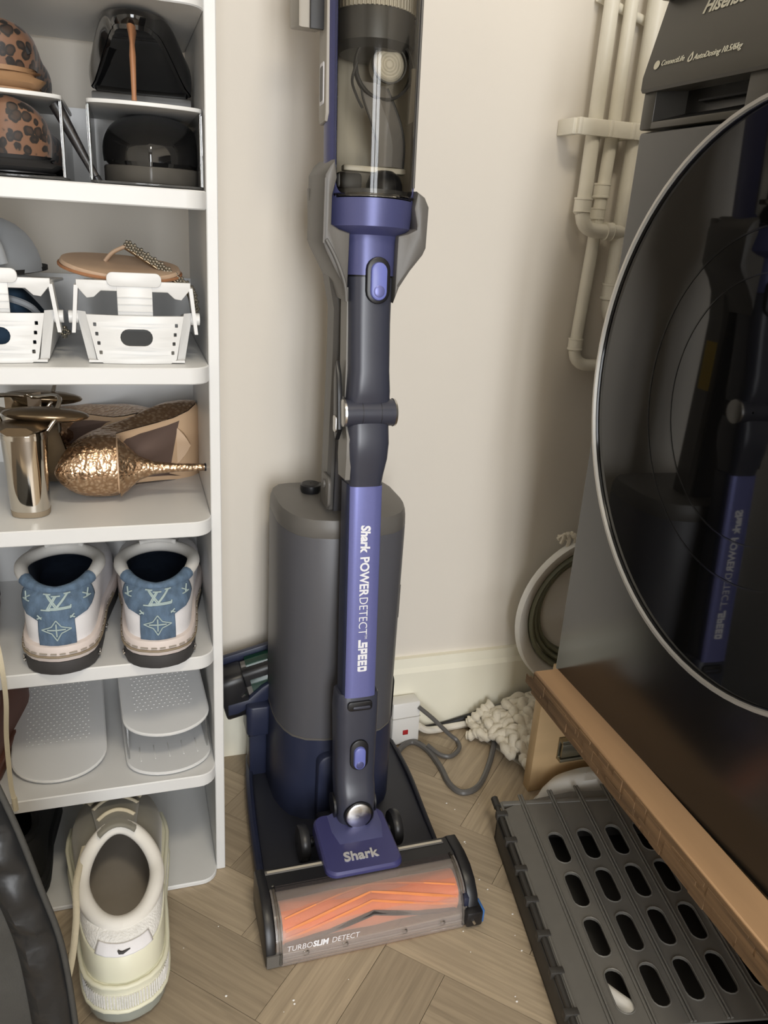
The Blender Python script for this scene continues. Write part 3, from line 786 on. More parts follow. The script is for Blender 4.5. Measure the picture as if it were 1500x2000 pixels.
# rounded lower corners of the window
cr_ = .014
for sg in (-1, 1):
    fan_o, fan_i = [], []
    for k in range(8):
        t = R(90 * k / 7)
        du, dz = cr_ - cr_ * math.cos(t), cr_ - cr_ * math.sin(t)
        ph = sg * (PH - du / BR)
        fan_o.append(bc(ph, rz(BZ0) + .0001, BZ0 + dz)); fan_i.append(bc(ph, rz(BZ0) - BT_, BZ0 + dz))
    cn_o, cn_i = bc(sg * PH, rz(BZ0) + .0001, BZ0), bc(sg * PH, rz(BZ0) - BT_, BZ0)
    n = len(fan_o); vs = [cn_o] + fan_o + [cn_i] + fan_i
    fs = [(0, k, k + 1) for k in range(1, n)] + [(n + 1, n + 2 + k, n + 1 + k) for k in range(1, n)] + [(k, n + 1 + k, n + 2 + k, k + 1) for k in range(1, n)]
    sh.add(vs, fs)
shell = vp(sh, 'bin_shell', 'purple', ang=40)
rimp = []
for k in range(25): rimp.append(bc(-PH + 2 * PH * k / 24, rz(BZ0) + .0006, BZ0 - .0005))
vp(MB().tube(rimp, .0016, 8), 'window_rim', 'clear', shell)
for sg in (-1, 1):
    vp(MB().tube([bc(sg * PH, rz(z), z) for z in (BZ0 + .012, BZ0 + .1, BZ1)], .0015, 8), 'window_rim', 'clear' if sg < 0 else 'dock_grey', shell)
cl_ = MB(); rings = []
for z in (BZ0, BZ0 + .09, BZ0 + .18, BZ1):
    a = [-PH - .03 + (2 * PH + .06) * k / 30 for k in range(31)]
    rings.append([bc(t, rz(z) - .0008, z) for t in a])
dbin = vp(cl_.loft(rings, closed=False), 'dust_bin', 'bin_clear', ang=60)
# what shows inside the bin
vp(MB().lathe([(.001, BZ0 - .002), (.049, BZ0 - .002), (.049, BZ0 + .006), (.001, BZ0 + .006)], (0, BCY, 0), 'z', 40), 'bin_floor', 'bin_dark', dbin)
bw = MB(); rings = []
for z in (BZ0 + .006, .980):
    a = [R(84) + R(192) * k / 24 for k in range(25)]
    rings.append([bc(t, .0492, z) for t in a] + [bc(t, .0475, z) for t in reversed(a)])
vp(bw.loft(rings), 'bin_liner', 'bin_in', dbin)
vp(MB().lathe([(.001, .943), (.036, .945), (.044, .952), (.046, .976), (.045, .982), (.001, .982)], (0, BCY, 0), 'z', 40), 'cyclone_cap', 'bin_dark', dbin)
flt = MB()
for k in range(60):
    t = 2 * PI * k / 60
    flt.tube([(.0455 * math.sin(t), BCY - .0455 * math.cos(t), 0.982), (.0455 * math.sin(t), BCY - .0455 * math.cos(t), 1.085)], .0013, 5)
flt.lathe([(.001, .982), (.044, .982), (.044, 1.085), (.001, 1.085)], (0, BCY, 0), 'z', 40)
vp(flt, 'ribbed_filter', 'bin_in', dbin)
# round port with ring, and the curved duct under it
PCX, PCZ = .006, .929
vp(MB().lathe([(.0300, .016), (.0300, .008), (.0315, .007), (.0330, .008), (.0330, .016)], (PCX, 0, PCZ), 'y', 44, ring=True), 'port_ring', 'bin_dark', dbin)
vp(MB().lathe([(.0001, .010), (.015, .010), (.0175, .013), (.0175, .030), (.0001, .030)], (PCX + .006, 0, PCZ + .004), 'y', 32), 'port_cap', 'bin_in', dbin)
vp(MB().lathe([(.0178, .013), (.0178, .009), (.0194, .009), (.0194, .013)], (PCX + .006, 0, PCZ + .004), 'y', 32, ring=True), 'port_lip', 'bin_dark', dbin)
for k in range(4):
    rr_ = .0035 + .0032 * k
    vp(MB().lathe([(rr_, .0096), (rr_ + .0008, .0090), (rr_ + .0016, .0096)], (PCX + .006, 0, PCZ + .004), 'y', 24, ring=True), 'port_thread', 'bin_in', dbin)
dl = smooth_path([(-.018, .016, .915), (-.016, .013, .898), (-.006, .010, .872), (.001, .010, .852), (.002, .012, .830)], 5)
drr = smooth_path([(.012, .016, .910), (.019, .013, .895), (.028, .010, .872), (.032, .010, .852), (.032, .012, .830)], 5)
dv = [p for pr in zip(dl, drr) for p in (pr[0], (pr[0] + pr[1]) / 2 + Vector((0, -.006, 0)), pr[1])]
df = []
for k in range(len(dl) - 1):
    for j in (0, 1): df.append((3 * k + j, 3 * k + j + 1, 3 * k + j + 4, 3 * k + j + 3))
vp(MB().add(dv, df), 'duct', M.setdefault('duct', mat('duct_grey', (112, 108, 104), .3, var=.03)), dbin)
vp(MB().tube(dl, .0014, 6), 'duct_edge', 'bin_dark', dbin); vp(MB().tube(drr, .0014, 6), 'duct_edge', 'bin_dark', dbin)
vp(MB().box(-.036, .036, .012, .024, .824, .830, .001), 'duct_foot', 'bin_in', dbin)
vp(MB().lathe([(.021, .802), (.0205, .812), (.017, .821), (.010, .826), (.001, .827)], (.012, .016, 0), 'z', 28), 'inlet_dome', 'black', dbin)
vp(MB().box(-.044, -.016, .006, .03, .804, .822, .004), 'inlet_block', 'bin_dark', dbin)
vp(MB().tube(smooth_path([(-.020, .0, .885), (-.028, -.002, .897), (-.031, .004, .912), (-.026, .004, .93)], 5), .0016, 6), 'flap_edge', 'bin_dark', dbin)
vp(MB().prism([(.034, .875), (.040, .878), (.040, .93), (.036, .93)], .004, .009, 'xz'), 'side_web', 'bin_in', dbin)
# left flank strip with a small window, and the hand unit above
sl = vp(MB().prism([(.024, .882), (.028, .874), (.054, .874), (.058, .882), (.058, 1.08), (.024, 1.08)], -.0550, -.0490, 'yz', r=.002), 'side_strip', M.setdefault('warm_grey', mat('warm_grey_plastic', (158, 152, 142), .4, var=.02)))
vp(MB().prism(rrect(.032, .050, .892, .934, .003), -.0558, -.0545, 'yz', r=.0005), 'side_window', 'white_print', sl)
vp(MB().prism(rrect(.035, .047, .896, .930, .002), -.0562, -.0555, 'yz'), 'side_window_pane', 'bin_dark', sl)
vp(MB().lathe([(.054, 1.085), (.056, 1.10), (.056, 1.17), (.050, 1.185), (.001, 1.19)], (0, BCY, 0), 'z', 40), 'motor_housing', 'purple')
hd = vp(MB().tube(smooth_path([(0, .075, 1.17), (0, .13, 1.19), (0, .165, 1.13), (0, .15, 1.03), (0, .10, .985), (0, .085, .99)], 6), [.018] * 31, 16), 'handle', 'slate')
vp(MB().prism([(.040, .966), (.090, .976), (.092, 1.06), (.040, 1.06)], -.082, -.050, 'yz', r=.003, mtx=Matrix.Rotation(R(0), 4, 'Z')), 'battery_pack', M['warm_grey'])
vp(MB().prism([(.036, .965), (.040, .965), (.040, 1.06), (.036, 1.06)], -.070, -.050, 'yz', r=.001), 'battery_edge', 'black')

# ------------------------------------------------------------------ floor nozzle
NX0, NX1 = .1225, .4035
cap_prof = [(.7065, .003), (.704, .012), (.706, .026), (.713, .043), (.726, .057), (.744, .066), (.765, .069), (.799, .066), (.806, .058), (.808, .012), (.804, .003)]
lc = vn(MB().prism(cap_prof, NX0, NX0 + .0125, 'yz', r=.002), 'end_cap', 'black')
vn(MB().prism([(.7035, .0035), (.7035, .022), (.7085, .022), (.7085, .0035)], NX0 + .001, NX0 + .020, 'yz', r=.0008), 'corner_block', 'dock_grey', lc)
rc = vn(MB().prism(cap_prof, NX1 - .0155, NX1, 'yz', r=.002), 'end_cap', 'black')
vn(MB().box(NX1 - .020, NX1 + .003, .697, .716, .006, .030, .003), 'release_latch', 'black', rc)
vn(MB().box(NX1 + .002, NX1 + .0065, .700, .722, .007, .028, .002), 'release_tab', 'tab_blue', rc)
vn(MB().tube([(NX1 - .012, .6965, .019), (NX1 - .009, .6960, .013)], .0018, 8), 'latch_rivet', 'silver', rc)
vn(MB().box(NX1 - .0215, NX1 - .0145, .708, .722, .032, .046, .001), 'latch_grip', 'navy', rc)
# rear housing (dark) under and behind the roller
nb = vn(MB().prism([(.764, .0668), (.7985, .0645), (.805, .058), (.807, .012), (.800, .006), (.772, .006), (.768, .03), (.764, .05)], NX0 + .012, NX1 - .015, 'yz'), 'nozzle_body', 'black')
for a, b_ in ((NX0 + .012, .212), (.314, NX1 - .022)):
    vn(MB().box(a, b_, .788, .7945, .0625, .0668, .001), 'hair_groove', 'dock_grey', nb)
    vn(MB().box(a + .003, b_ - .002, .7895, .793, .0665, .0670, 0), 'groove_line', 'bin_in', nb)
# clear cover: curved sheet with a flat lip near the floor
cov = [(.7675, .0665), (.752, .0655), (.738, .0615), (.725, .0545), (.7155, .0445), (.7085, .032), (.7055, .020), (.7045, .006)]
inn = [(y + .0022, z - .0018) for y, z in cov]
cvr = vn(MB().prism(cov + inn[::-1], NX0 + .0135, NX1 - .0165, 'yz'), 'clear_cover', 'cover_clear', ang=50)
vn(MB().box(NX0 + .019, NX1 - .022, .7028, .7062, .0032, .0068, .0008), 'cover_lip', 'cover_clear', cvr)
vn(MB().box(NX0 + .019, NX1 - .022, .7038, .7058, .0125, .0150, .0006), 'cover_rib', 'cover_clear', cvr)
for xx in (.172, .222, .300, .352):
    vn(MB().tube(smooth_path([(xx - .003, .7045, .0185), (xx, .7028, .0205), (xx + .003, .7045, .0185), (xx + .003, .7045, .0130), (xx - .003, .7045, .0130)], 3), .0008, 6), 'cover_clip', 'clear', cvr)
for xx in (NX0 + .0185, NX1 - .0215):
    pth = [(xx, y - .0008, z + .0008) for y, z in cov]
    vn(MB().tube(pth, .0022, 8), 'cover_seal', 'clear', cvr)
vn(MB().prism([(.7668, .0668), (.7585, .0665), (.7585, .0655), (.7668, .0658)], NX0 + .020, NX1 - .022, 'yz'), 'dust_seal', 'bristle', cvr)
# roller
RY_, RZ_, RR_ = .741, .0335, .0258
rx0, rx1 = .1455, .3780
NS, NR = 60, 48
rings = []
def fin(u, a):
    """surface radius: soft chevron flutes that meet mid-length"""
    t = abs(u - .5) * 2
    ph = a + (1 - t) * 1.15
    w = (ph * 5 / (2 * PI)) % 1.0
    return RR_ - .0016 + .0012 * math.exp(-((w - .5) / .16) ** 2)
for i in range(NS + 1):
    u = i / NS; x = rx0 + (rx1 - rx0) * u
    rings.append([(x, RY_ - fin(u, 2 * PI * k / NR) * math.cos(2 * PI * k / NR), RZ_ + fin(u, 2 * PI * k / NR) * math.sin(2 * PI * k / NR)) for k in range(NR)])
rol = vn(MB().loft(rings), 'brush_roll', 'orange', ang=80)
for apex, m_, rad_, w_ in ((80, 'orange_fin', .0256, .0020), (56, 'orange_fin', .0254, .0018), (24, 'bristle', .0250, .0034), (112, 'orange_fin', .0254, .0016)):
    pts = []
    for i in range(41):
        u = i / 40; t = abs(u - .5) * 2
        a = R(apex - 58 * t)
        pts.append((rx0 + .003 + (rx1 - rx0 - .006) * u, RY_ - rad_ * math.cos(a), RZ_ + rad_ * math.sin(a)))
    vn(MB().tube(pts, w_, 6), 'bristle_row' if m_ == 'bristle' else 'roller_fin', m_, rol)
vn(MB().tube([(NX0 + .014, RY_, RZ_), (rx0 + .001, RY_, RZ_)], .021, 24), 'roller_end', 'rubber', rol)
vn(MB().tube([(rx1 - .001, RY_, RZ_), (NX1 - .017, RY_, RZ_)], .021, 24), 'roller_end', 'rubber', rol)
# text printed on the cover
def cover_frame(x, k):
    a, b_ = cov[k], cov[k + 1]
    up_ = Vector((0, a[0] - b_[0], a[1] - b_[1])).normalized(); n = Vector((0, -up_.z, up_.y))
    mid = Vector((x, b_[0], b_[1])) + n * .0006
    return frame_mtx(mid, (1, 0, 0), up_)
xx = .1480
for t, bo, sh_ in (('TURBO', -.00008, .2), ('SLIM', .0004, .2), (' DETECT', -.00008, .2)):
    me = text_mesh(t, .0098, .0001, sh_, bo)
    mx = max(v.co.x for v in me.vertices)
    me.transform(vinv @ cover_frame(xx, 5) @ Matrix.Translation((0, .0025, 0)))
    data_obj('lettering', me, 'white_print', cvr, smooth=False); xx += mx + .0003
# violet head block with the neck saddle
hb = []
for z, k, dy in ((.050, .97, 0), (.0555, 1.0, 0), (.066, 1.0, .000), (.0725, .985, .002), (.0755, .94, .004)):
    poly = rrect(.2115, .3145, .760, .866, .014, 6)
    c0 = (.263, .815)
    hb.append([(c0[0] + (x - c0[0]) * k * (1.0 + (.02 if y < .8 else 0)), c0[1] + (y - c0[1]) * k, z - .002 + (y - .76) * .04) for x, y in poly])
head = vn(MB().loft(hb), 'head_block', 'head_blue', ang=30)
vn(MB().loft([[(x, y, .0730 + (y - .76) * .04) for x, y in ((.238, .806), (.300, .806), (.306, .83), (.306, .862), (.232, .862), (.232, .83))], [(x, y, .0790 + (y - .82) * .1) for x, y in ((.245, .818), (.293, .818), (.291, .83), (.291, .860), (.241, .860), (.241, .83))]]), 'neck_saddle', 'purple', head)
me = text_mesh('Shark', .0205, .0007, .05, .0005, 1.0)
me.transform(vinv @ frame_mtx((.2375, .7780, .0748), (1, 0, 0), (0, 1, .04))); data_obj('lettering', me, 'silver_print', head, smooth=False)
for x0_, x1_, lb_ in ((.1915, .2085, 0), (.3265, .3435, 1)):
    w = vn(MB().lathe([(.001, x0_), (.016, x0_), (.0235, x0_ + .002), (.0255, x0_ + .005), (.0255, x1_ - .005), (.0235, x1_ - .002), (.016, x1_), (.001, x1_)], (0, .860, .0392), 'x', 32), 'wheel', 'rubber')
    vn(MB().tube([(x1_ if lb_ == 0 else .312, .860, .0392), (.214 if lb_ == 0 else x0_, .860, .0392)], .008, 12), 'axle', 'black', w)
vn(MB().box(.225, .302, .800, .900, .020, .056, .006), 'neck_base', 'black')
# ================================================================== white socket block and cables by the skirting
ad = thing('power_adapter', 'white plastic socket block with a red switch leaning by the skirting right of the dock', 'socket block', (.430, 1.098, 0.001))
am = Matrix.Rotation(R(-4), 4, 'X') @ Matrix.Rotation(R(3), 4, 'Z')
MB().box(-.026, .026, -.012, .018, 0, .082, .004).build('casing', 'plug', ad, mtx=am)
MB().box(-.0262, .0262, -.0125, -.0035, .052, .0535, .0003).build('seam_line', M.setdefault('plug_dark', mat('plug_seam_grey', (176, 172, 164), .5, var=.02)), ad, mtx=am)  # thin grey line across the casing front
MB().box(-.006, .004, -.0135, -.0115, .020, .029, .001).build('switch', 'red', ad, mtx=am)
def cable(name, label, pts, r, m, sub=8):
    o = MB().tube([Vector(p) - Vector(pts[0]) for p in smooth_path(pts, sub)], r, 8).build(name, m, loc=pts[0]); return tag(o, label, 'cable')
cable('power_cable', 'grey power cable running in one wide loop across the floor to the rug', [(.395, 1.045, .004), (.420, 1.075, .005), (.4438, 1.085, .006), (.462, 1.060, .005), (.4685, 1.0119, .0045), (.4678, .967, .0045), (.4814, .9435, .0045), (.5135, .9529, .0045), (.555, 1.0025, .0045), (.588, 1.055, .012), (.604, 1.092, .030), (.612, 1.106, .040), (.640, 1.112, .034)], .0050, 'cable_grey')
cable('power_cable', 'thin grey cable leaving the socket block in a small tight loop', [(.452, 1.088, .074), (.478, 1.083, .050), (.508, 1.078, .018), (.5235, 1.070, .0050), (.5180, 1.050, .0042), (.4963, 1.0348, .0042), (.478, 1.042, .0060), (.463, 1.062, .0125)], .0040, 'cable_grey')
cable('mains_cable', 'white mains cable lying along the skirting from the socket block', [(.456, 1.096, .030), (.475, 1.102, .014), (.503, 1.108, .0075), (.5495, 1.112, .0072), (.600, 1.108, .0075), (.66, 1.110, .0075)], .0065, 'cable_white')
cable('black_cable', 'black cable tucked against the skirting behind the white one', [(.455, 1.1175, .006), (.51, 1.1185, .0085), (.56, 1.1175, .019), (.60, 1.1165, .028), (.65, 1.117, .010)], .0045, 'black')
cable('edge_highlight_strand', 'cream strand added for the highlight along the edge of the washing machine', [(.640, .905, 1.05), (.634, .893, .90), (.6255, .8865, .70), (.620, .884, .50), (.640, .884, .36), (.70, .90, .225)], .0045, 'cable_white')  # added strand stands in for the pale highlight on the washer edge

# ================================================================== chunky knitted rug heaped behind the plinth
rug = thing('chunky_knit_rug', 'cream chunky knitted cotton rug heaped on the floor between skirting and plinth', 'rug', (.64, 1.05, 0))
rinv = Matrix.Translation((-.64, -1.05, 0))
rnd = random.Random(3)
def heap(x, y):
    t = max(0.0, min(1.0, (x - .555) / .10)); u = max(0.0, min(1.0, (y - .965) / .12))
    return .010 + .052 * t * (.35 + .65 * u)
def in_rug(x, y): return y > 1.102 - (x - .545) * 2.25 and y < 1.106 and x < .78 and (x > .572 or y > 1.05) and y > .952
spots = []
yy = .955
while yy < 1.108:
    xx = .55
    while xx < .75:
        if in_rug(xx, yy): spots.append((xx + rnd.uniform(-.004, .004), yy + rnd.uniform(-.004, .004)))
        xx += .0205
    yy += .019
for k, (x, y) in enumerate(spots):
    z = heap(x, y); a = rnd.uniform(-1.9, 1.9); l = rnd.uniform(.010, .019); w = rnd.uniform(.0065, .010); zt = rnd.uniform(.002, .012)
    loop = [(-l, 0, -.002), (-l * .4, w, zt), (l * .5, w * .9, zt * .8), (l * 1.1, .0, 0), (l * .5, -w * .9, zt), (-l * .4, -w, zt * .6)]
    Rz = Matrix.Translation((x, y, z)) @ Matrix.Rotation(a, 4, 'Z')
    pts = smooth_path(loop, 4, True); pts.append(pts[0])
    MB().tube(pts, [.0078 + .0012 * math.sin(i * 1.1 + k) for i in range(len(pts))], 8, cap=False).build('yarn_loop', 'yarn', rug, mtx=rinv @ Rz, ang=80)
# two rope ends reaching left over the cables
for pts in ([(.60, 1.103, .052), (.588, 1.101, .045), (.578, 1.098, .040), (.570, 1.097, .034), (.562, 1.099, .024), (.556, 1.102, .018)],
            [(.592, 1.060, .014), (.580, 1.066, .018), (.570, 1.062, .014), (.560, 1.068, .018), (.552, 1.072, .012), (.545, 1.078, .009)]):
    sp = smooth_path(pts, 5)
    MB().tube(sp, [.0085 + .0022 * math.sin(i * 1.25) for i in range(len(sp))], 9).build('rope_end', 'yarn', rug, mtx=rinv, ang=80)
core = MB()
nx, ny = 12, 10
g_ = [[(.565 + .18 * i / nx, .97 + .13 * j / ny) for j in range(ny + 1)] for i in range(nx + 1)]
pv = []; pf = []
for i in range(nx + 1):
    for j in range(ny + 1):
        x, y = g_[i][j]
        x = max(x, .545 + (1.102 - y) / 2.25 + .012)
        pv.append((x, y, max(.001, heap(x, y) - .006)))
for i in range(nx):
    for j in range(ny): pf.append((i * (ny + 1) + j, (i + 1) * (ny + 1) + j, (i + 1) * (ny + 1) + j + 1, i * (ny + 1) + j + 1))
core.add(pv, pf); core.add([(p[0], p[1], .0008) for p in pv], pf)
core.build('backing', 'yarn', rug, mtx=rinv, ang=80)

# ================================================================== collapsible tub on edge behind the washer
tub = thing('collapsible_tub', 'round collapsible tub with white rim and grey-green rings, on edge behind the washer', 'washing-up tub', (.763, 1.085, .085))
tc = (0, 0, .152)
MB().lathe([(.150, -.020), (.153, -.016), (.153, -.008), (.146, -.006), (.130, -.004), (.124, .004), (.124, .000), (.130, -.010), (.145, -.019)], tc, 'y', 72, ring=True).build('rim', 'tub_white', tub)
for k, (r0, y0) in enumerate(((.124, -.004), (.113, .004), (.103, .012))):
    MB().lathe([(r0, y0), (r0 - .004, y0 - .005), (r0 - .008, y0 - .002), (r0 - .0105, y0 + .012), (r0 - .008, y0 + .014), (r0 - .001, y0 + .008)], tc, 'y', 64, ring=True).build('fold_ring', 'tub_green', tub)
MB().lathe([(.001, .022), (.094, .022), (.096, .026), (.001, .028)], tc, 'y', 56).build('tub_bottom', 'tub_white', tub)
tf = MB()
for k in range(9):
    a = k * .7; tf.tube(smooth_path([(0, 0, 0), (.010 * math.cos(a), .004 * math.sin(a), .009 + .003 * math.sin(a * 2)), (.016 * math.cos(a + .5), .006 * math.sin(a), .004), (.019 * math.cos(a + .4), .005 * math.sin(a), -.002 + .01 * math.sin(a))], 4), .0035, 6)
tag(tf.build('yarn_tassel', 'yarn', loc=(.690, 1.078, .379)), 'small cream yarn tassel caught on the tub rim beside the washer', 'tassel')

# ================================================================== white bowl and folded crate under the plinth
bw_ = thing('white_bowl', 'upturned white plastic bowl half hidden behind the grey folding crate', 'bowl', (.668, .888, .001))
q_ = MB().lathe([(.085, 0), (.086, .004), (.083, .010), (.076, .026), (.062, .042), (.040, .051), (.001, .053)], (0, 0, 0), 'z', 48)
q_.v = [(x, y * .385, z) for x, y, z in q_.v]; q_.build('shell', 'tub_white', bw_)
q_ = MB().lathe([(.086, .0005), (.0885, .002), (.0885, .005), (.086, .006)], (0, 0, 0), 'z', 48, ring=True)
q_.v = [(x, y * .385, z) for x, y, z in q_.v]; q_.build('rim', 'tub_white', bw_)

cr = thing('folding_crate', 'folded dark grey plastic crate with slotted lid sticking out from under the plinth', 'crate', (.4859, .85, 0), (0, 0, R(-10.25)))
# local: x across to the right, y = -v (towards the camera is negative)
tilt = Matrix.Translation((0, .02, .047)) @ Matrix.Rotation(R(1.6), 4, 'X') @ Matrix.Rotation(R(-1.0), 4, 'Y')
U1, V0, V1 = .300, -.020, .338
cols = (.078, .123, .1675, .2115, .2555)
outer = [(.016, -V1), (U1, -V1 - .006), (U1, .028), (.13, .030), (.05, .014), (.016, -.002)]
outer = [(x, y - .02) for x, y in outer]
holes = []
for c_ in cols:
    for k in range(4):
        holes.append([(x, y) for x, y in oval(c_, -.079 - .0725 * k + (c_ - .078) * .10 - .02, .0235, .057, 7)])
lm = curve_mesh([outer] + [h[::-1] for h in holes], .0012, .0006); lm.transform(tilt)
lid = data_obj('lid_panel', lm, 'graphite', cr, ang=40)
for h in holes:
    MB().tube([Vector((x, y, .0022)) for x, y in h] + [Vector((h[0][0], h[0][1], .0022))], .0011, 5, cap=False).build('slot_rim', 'graphite', lid, mtx=tilt)
for c_ in (.052, .1005, .1455, .190, .234, .277):
    for dx in (-.0022, .0022):
        MB().tube([(c_ + dx - .002, .002 + min(.02, (c_ - .02) * .15), .0030), (c_ + dx + .002, -V1 - .022, .0030)], .0019, 6).build('stiffening_rib', 'graphite', lid, mtx=tilt)
MB().box(.018, U1, -.012, -.004, -.006, .003, .001, mtx=None).build('edge_strip', 'graphite', lid, mtx=tilt)
# hinge rod with lugs along the left edge
hr = MB().tube([(.010, -.002, -.001), (.012, -V1 - .03, .000)], .0042, 8).build('hinge_rod', 'crate_in', cr, mtx=tilt)
MB().tube([(.0168, -.006, .001), (.019, -V1 - .03, .002)], .0024, 8).build('hinge_rod', 'graphite', cr, mtx=tilt)
MB().tube([(.0100, .006, -.001), (.0102, -.012, -.001)], .0058, 8).build('hinge_cap', 'crate_in', cr, mtx=tilt)
for k in range(7):
    v = .030 + .0513 * k
    MB().box(.003, .0205, -v - .0045, -v + .0045, -.006, .0052, .0012).build('hinge_lug', 'crate_in', hr, mtx=tilt)
bs = MB()
bs.box(.006, U1, -V1 - .02, -.006, .001, .006, .001)
bs.box(.006, .014, -V1 - .02, -.006, .001, .036, .002); bs.box(.006, U1, -.016, -.006, .001, .034, .002); bs.box(.006, U1, -V1 - .02, -V1 - .010, .001, .036, .002)
bs.box(.295, U1, -V1 - .02, -.006, .001, .034, .002)
for k in range(5): bs.box(.06 + k * .05, .066 + k * .05, -V1 - .01, -.016, .006, .016, .001)
bs.build('base_tray', 'crate_in', cr)
fp = MB().tube(smooth_path([(.06, -.27, .022), (.09, -.31, .026), (.14, -.34, .022)], 6), .010, 10)
tag(fp.build('plastic_handle', 'tub_white', loc=tuple(cr.location), rot=tuple(cr.rotation_euler)), 'curved white plastic handle glimpsed through a slot of the grey crate lid', 'handle')
# ================================================================== shoe builders
M['denim'] = mat('blue_denim', (84, 104, 126), .85, var=.30, vscale=120, bump=.35, bscale=900, stretch=(1, 1, .35))
M['leather_white'] = mat('white_leather', (226, 224, 226), .5, var=.03, bump=.1, bscale=500)
M['midsole'] = mat('midsole_cream', (214, 202, 196), .6, var=.03)
M['outsole'] = mat('outsole_dark', (58, 56, 56), .7, var=.06)
M['inside_blue'] = mat('navy_lining', (44, 56, 76), .85, var=.2, vscale=60)
M['lace_lilac'] = mat('lilac_laces', (196, 196, 222), .8, var=.05, bump=.3, bscale=700)
M['collar_pale'] = mat('pale_collar', (206, 204, 200), .75, var=.04)
M['stitch'] = mat('pale_stitch', (160, 176, 176), .8, var=.06)
M['suede_taupe'] = mat('taupe_suede', (120, 116, 104), .85, var=.10, vscale=30, sheen=.3)
M['cream'] = mat('cream_rubber', (222, 220, 198), .45, var=.03)
M['knit_white'] = mat('white_knit', (228, 226, 222), .8, var=.06, vscale=90, bump=.6, bscale=420)
M['collar_white'] = mat('white_padding', (226, 222, 214), .8, var=.05)
M['inside_grey'] = mat('grey_insole', (150, 142, 131), .9, var=.08, vscale=20)
M['air_sole'] = mat('clear_air_sole', (150, 154, 146), .12, var=.03, spec=.7)
M['lace_beige'] = mat('beige_laces', (206, 196, 172), .85, var=.05, bump=.3, bscale=700)
M['patent'] = mat('black_patent', (14, 14, 15), .08, var=.02, spec=.7, coat=.4)
M['patent_sole'] = mat('black_sole', (46, 44, 42), .3, var=.04)
M['tan'] = mat('tan_leather', (160, 112, 78), .5, var=.05)
M['tan_pale'] = mat('pale_tan_insole', (188, 160, 134), .5, var=.05)
M['kraft'] = mat('brown_sole', (150, 116, 84), .6, var=.05)
M['beige_sole'] = mat('beige_sole', (208, 176, 142), .4, var=.04)
M['lining_brown'] = mat('mauve_brown_lining', (110, 90, 80), .7, var=.05)
M['chrome'] = mat('mirror_silver', (214, 208, 198), .07, metal=1.0, var=.02)
M['bronze'] = mat('bronze_metallic', (140, 122, 98), .25, metal=.9, var=.05)
M['taupe_rub'] = mat('taupe_rubber', (136, 122, 102), .6, var=.03)
M['grey_suede'] = mat('blue_grey_suede', (142, 146, 150), .9, var=.06, sheen=.3)
M['blue_fab'] = mat('deep_blue_fabric', (38, 62, 84), .85, var=.12)
M['brown_lea'] = mat('brown_leather', (98, 62, 50), .5, var=.10, vscale=20)
M['black_fab'] = mat('black_fabric', (26, 26, 28), .75, var=.06)
M['quilt'] = mat('black_quilted_nylon', (32, 33, 35), .40, var=.08, bump=.6, bscale=45)
M['dark_grey_fab'] = mat('dark_grey_fabric', (60, 59, 56), .85, var=.08, vscale=60, bump=.2, bscale=600)
M['plast_white'] = mat('white_shoe_stacker', (216, 216, 215), .35, var=.012)
M['plast_grey'] = mat('frosted_shoe_plate', (212, 213, 214), .4, var=.012)
M['jewel'] = mat('jewel_metal', (176, 172, 162), .18, metal=1.0, var=.2, vscale=300)
M['trainer_grey'] = mat('silver_grey_mesh', (150, 150, 150), .6, var=.15, vscale=80, bump=.4, bscale=400)
def voronoi_mat(name, kind):
    m = bpy.data.materials.new(name); m.use_nodes = True
    nt = m.node_tree; N = nt.nodes; L = nt.links; b = N['Principled BSDF']
    tc = N.new('ShaderNodeTexCoord'); vo = N.new('ShaderNodeTexVoronoi')
    nz = N.new('ShaderNodeTexNoise'); nz.inputs['Scale'].default_value = 90
    va = N.new('ShaderNodeVectorMath'); va.operation = 'MULTIPLY_ADD'; va.inputs[1].default_value = (.006, .006, .006)
    L.new(tc.outputs['Object'], nz.inputs['Vector']); L.new(nz.outputs['Color'], va.inputs[0]); L.new(tc.outputs['Object'], va.inputs[2]); L.new(va.outputs[0], vo.inputs['Vector'])
    cr_ = N.new('ShaderNodeValToRGB'); L.new(vo.outputs['Distance'], cr_.inputs[0])
    e = cr_.color_ramp.elements
    if kind == 'leopard':
        vo.inputs['Scale'].default_value = 105
        e[0].position = 0; e[0].color = lin((62, 44, 34)); e[1].position = .62; e[1].color = lin((118, 84, 62))
        for p, c in ((.32, (50, 36, 28)), (.38, (24, 18, 16)), (.50, (26, 20, 16)), (.54, (112, 80, 58))):
            el_ = e.new(p); el_.color = lin(c)
        b.inputs['Roughness'].default_value = .55; b.inputs['Sheen Weight'].default_value = .2
    else:
        vo.inputs['Scale'].default_value = 210
        e[0].position = 0; e[0].color = lin((222, 196, 166)); e[1].position = .6; e[1].color = lin((168, 138, 110))
        b.inputs['Metallic'].default_value = .95; b.inputs['Roughness'].default_value = .22
        bp = N.new('ShaderNodeBump'); bp.inputs['Strength'].default_value = .7; bp.inputs['Distance'].default_value = .0012; bp.invert = True
        L.new(vo.outputs['Distance'], bp.inputs['Height']); L.new(bp.outputs[0], b.inputs['Normal'])
    L.new(cr_.outputs[0], b.inputs['Base Color'])
    return m
M['leopard'] = voronoi_mat('leopard_print', 'leopard')
M['gold_snake'] = voronoi_mat('gold_snakeskin', 'snake')

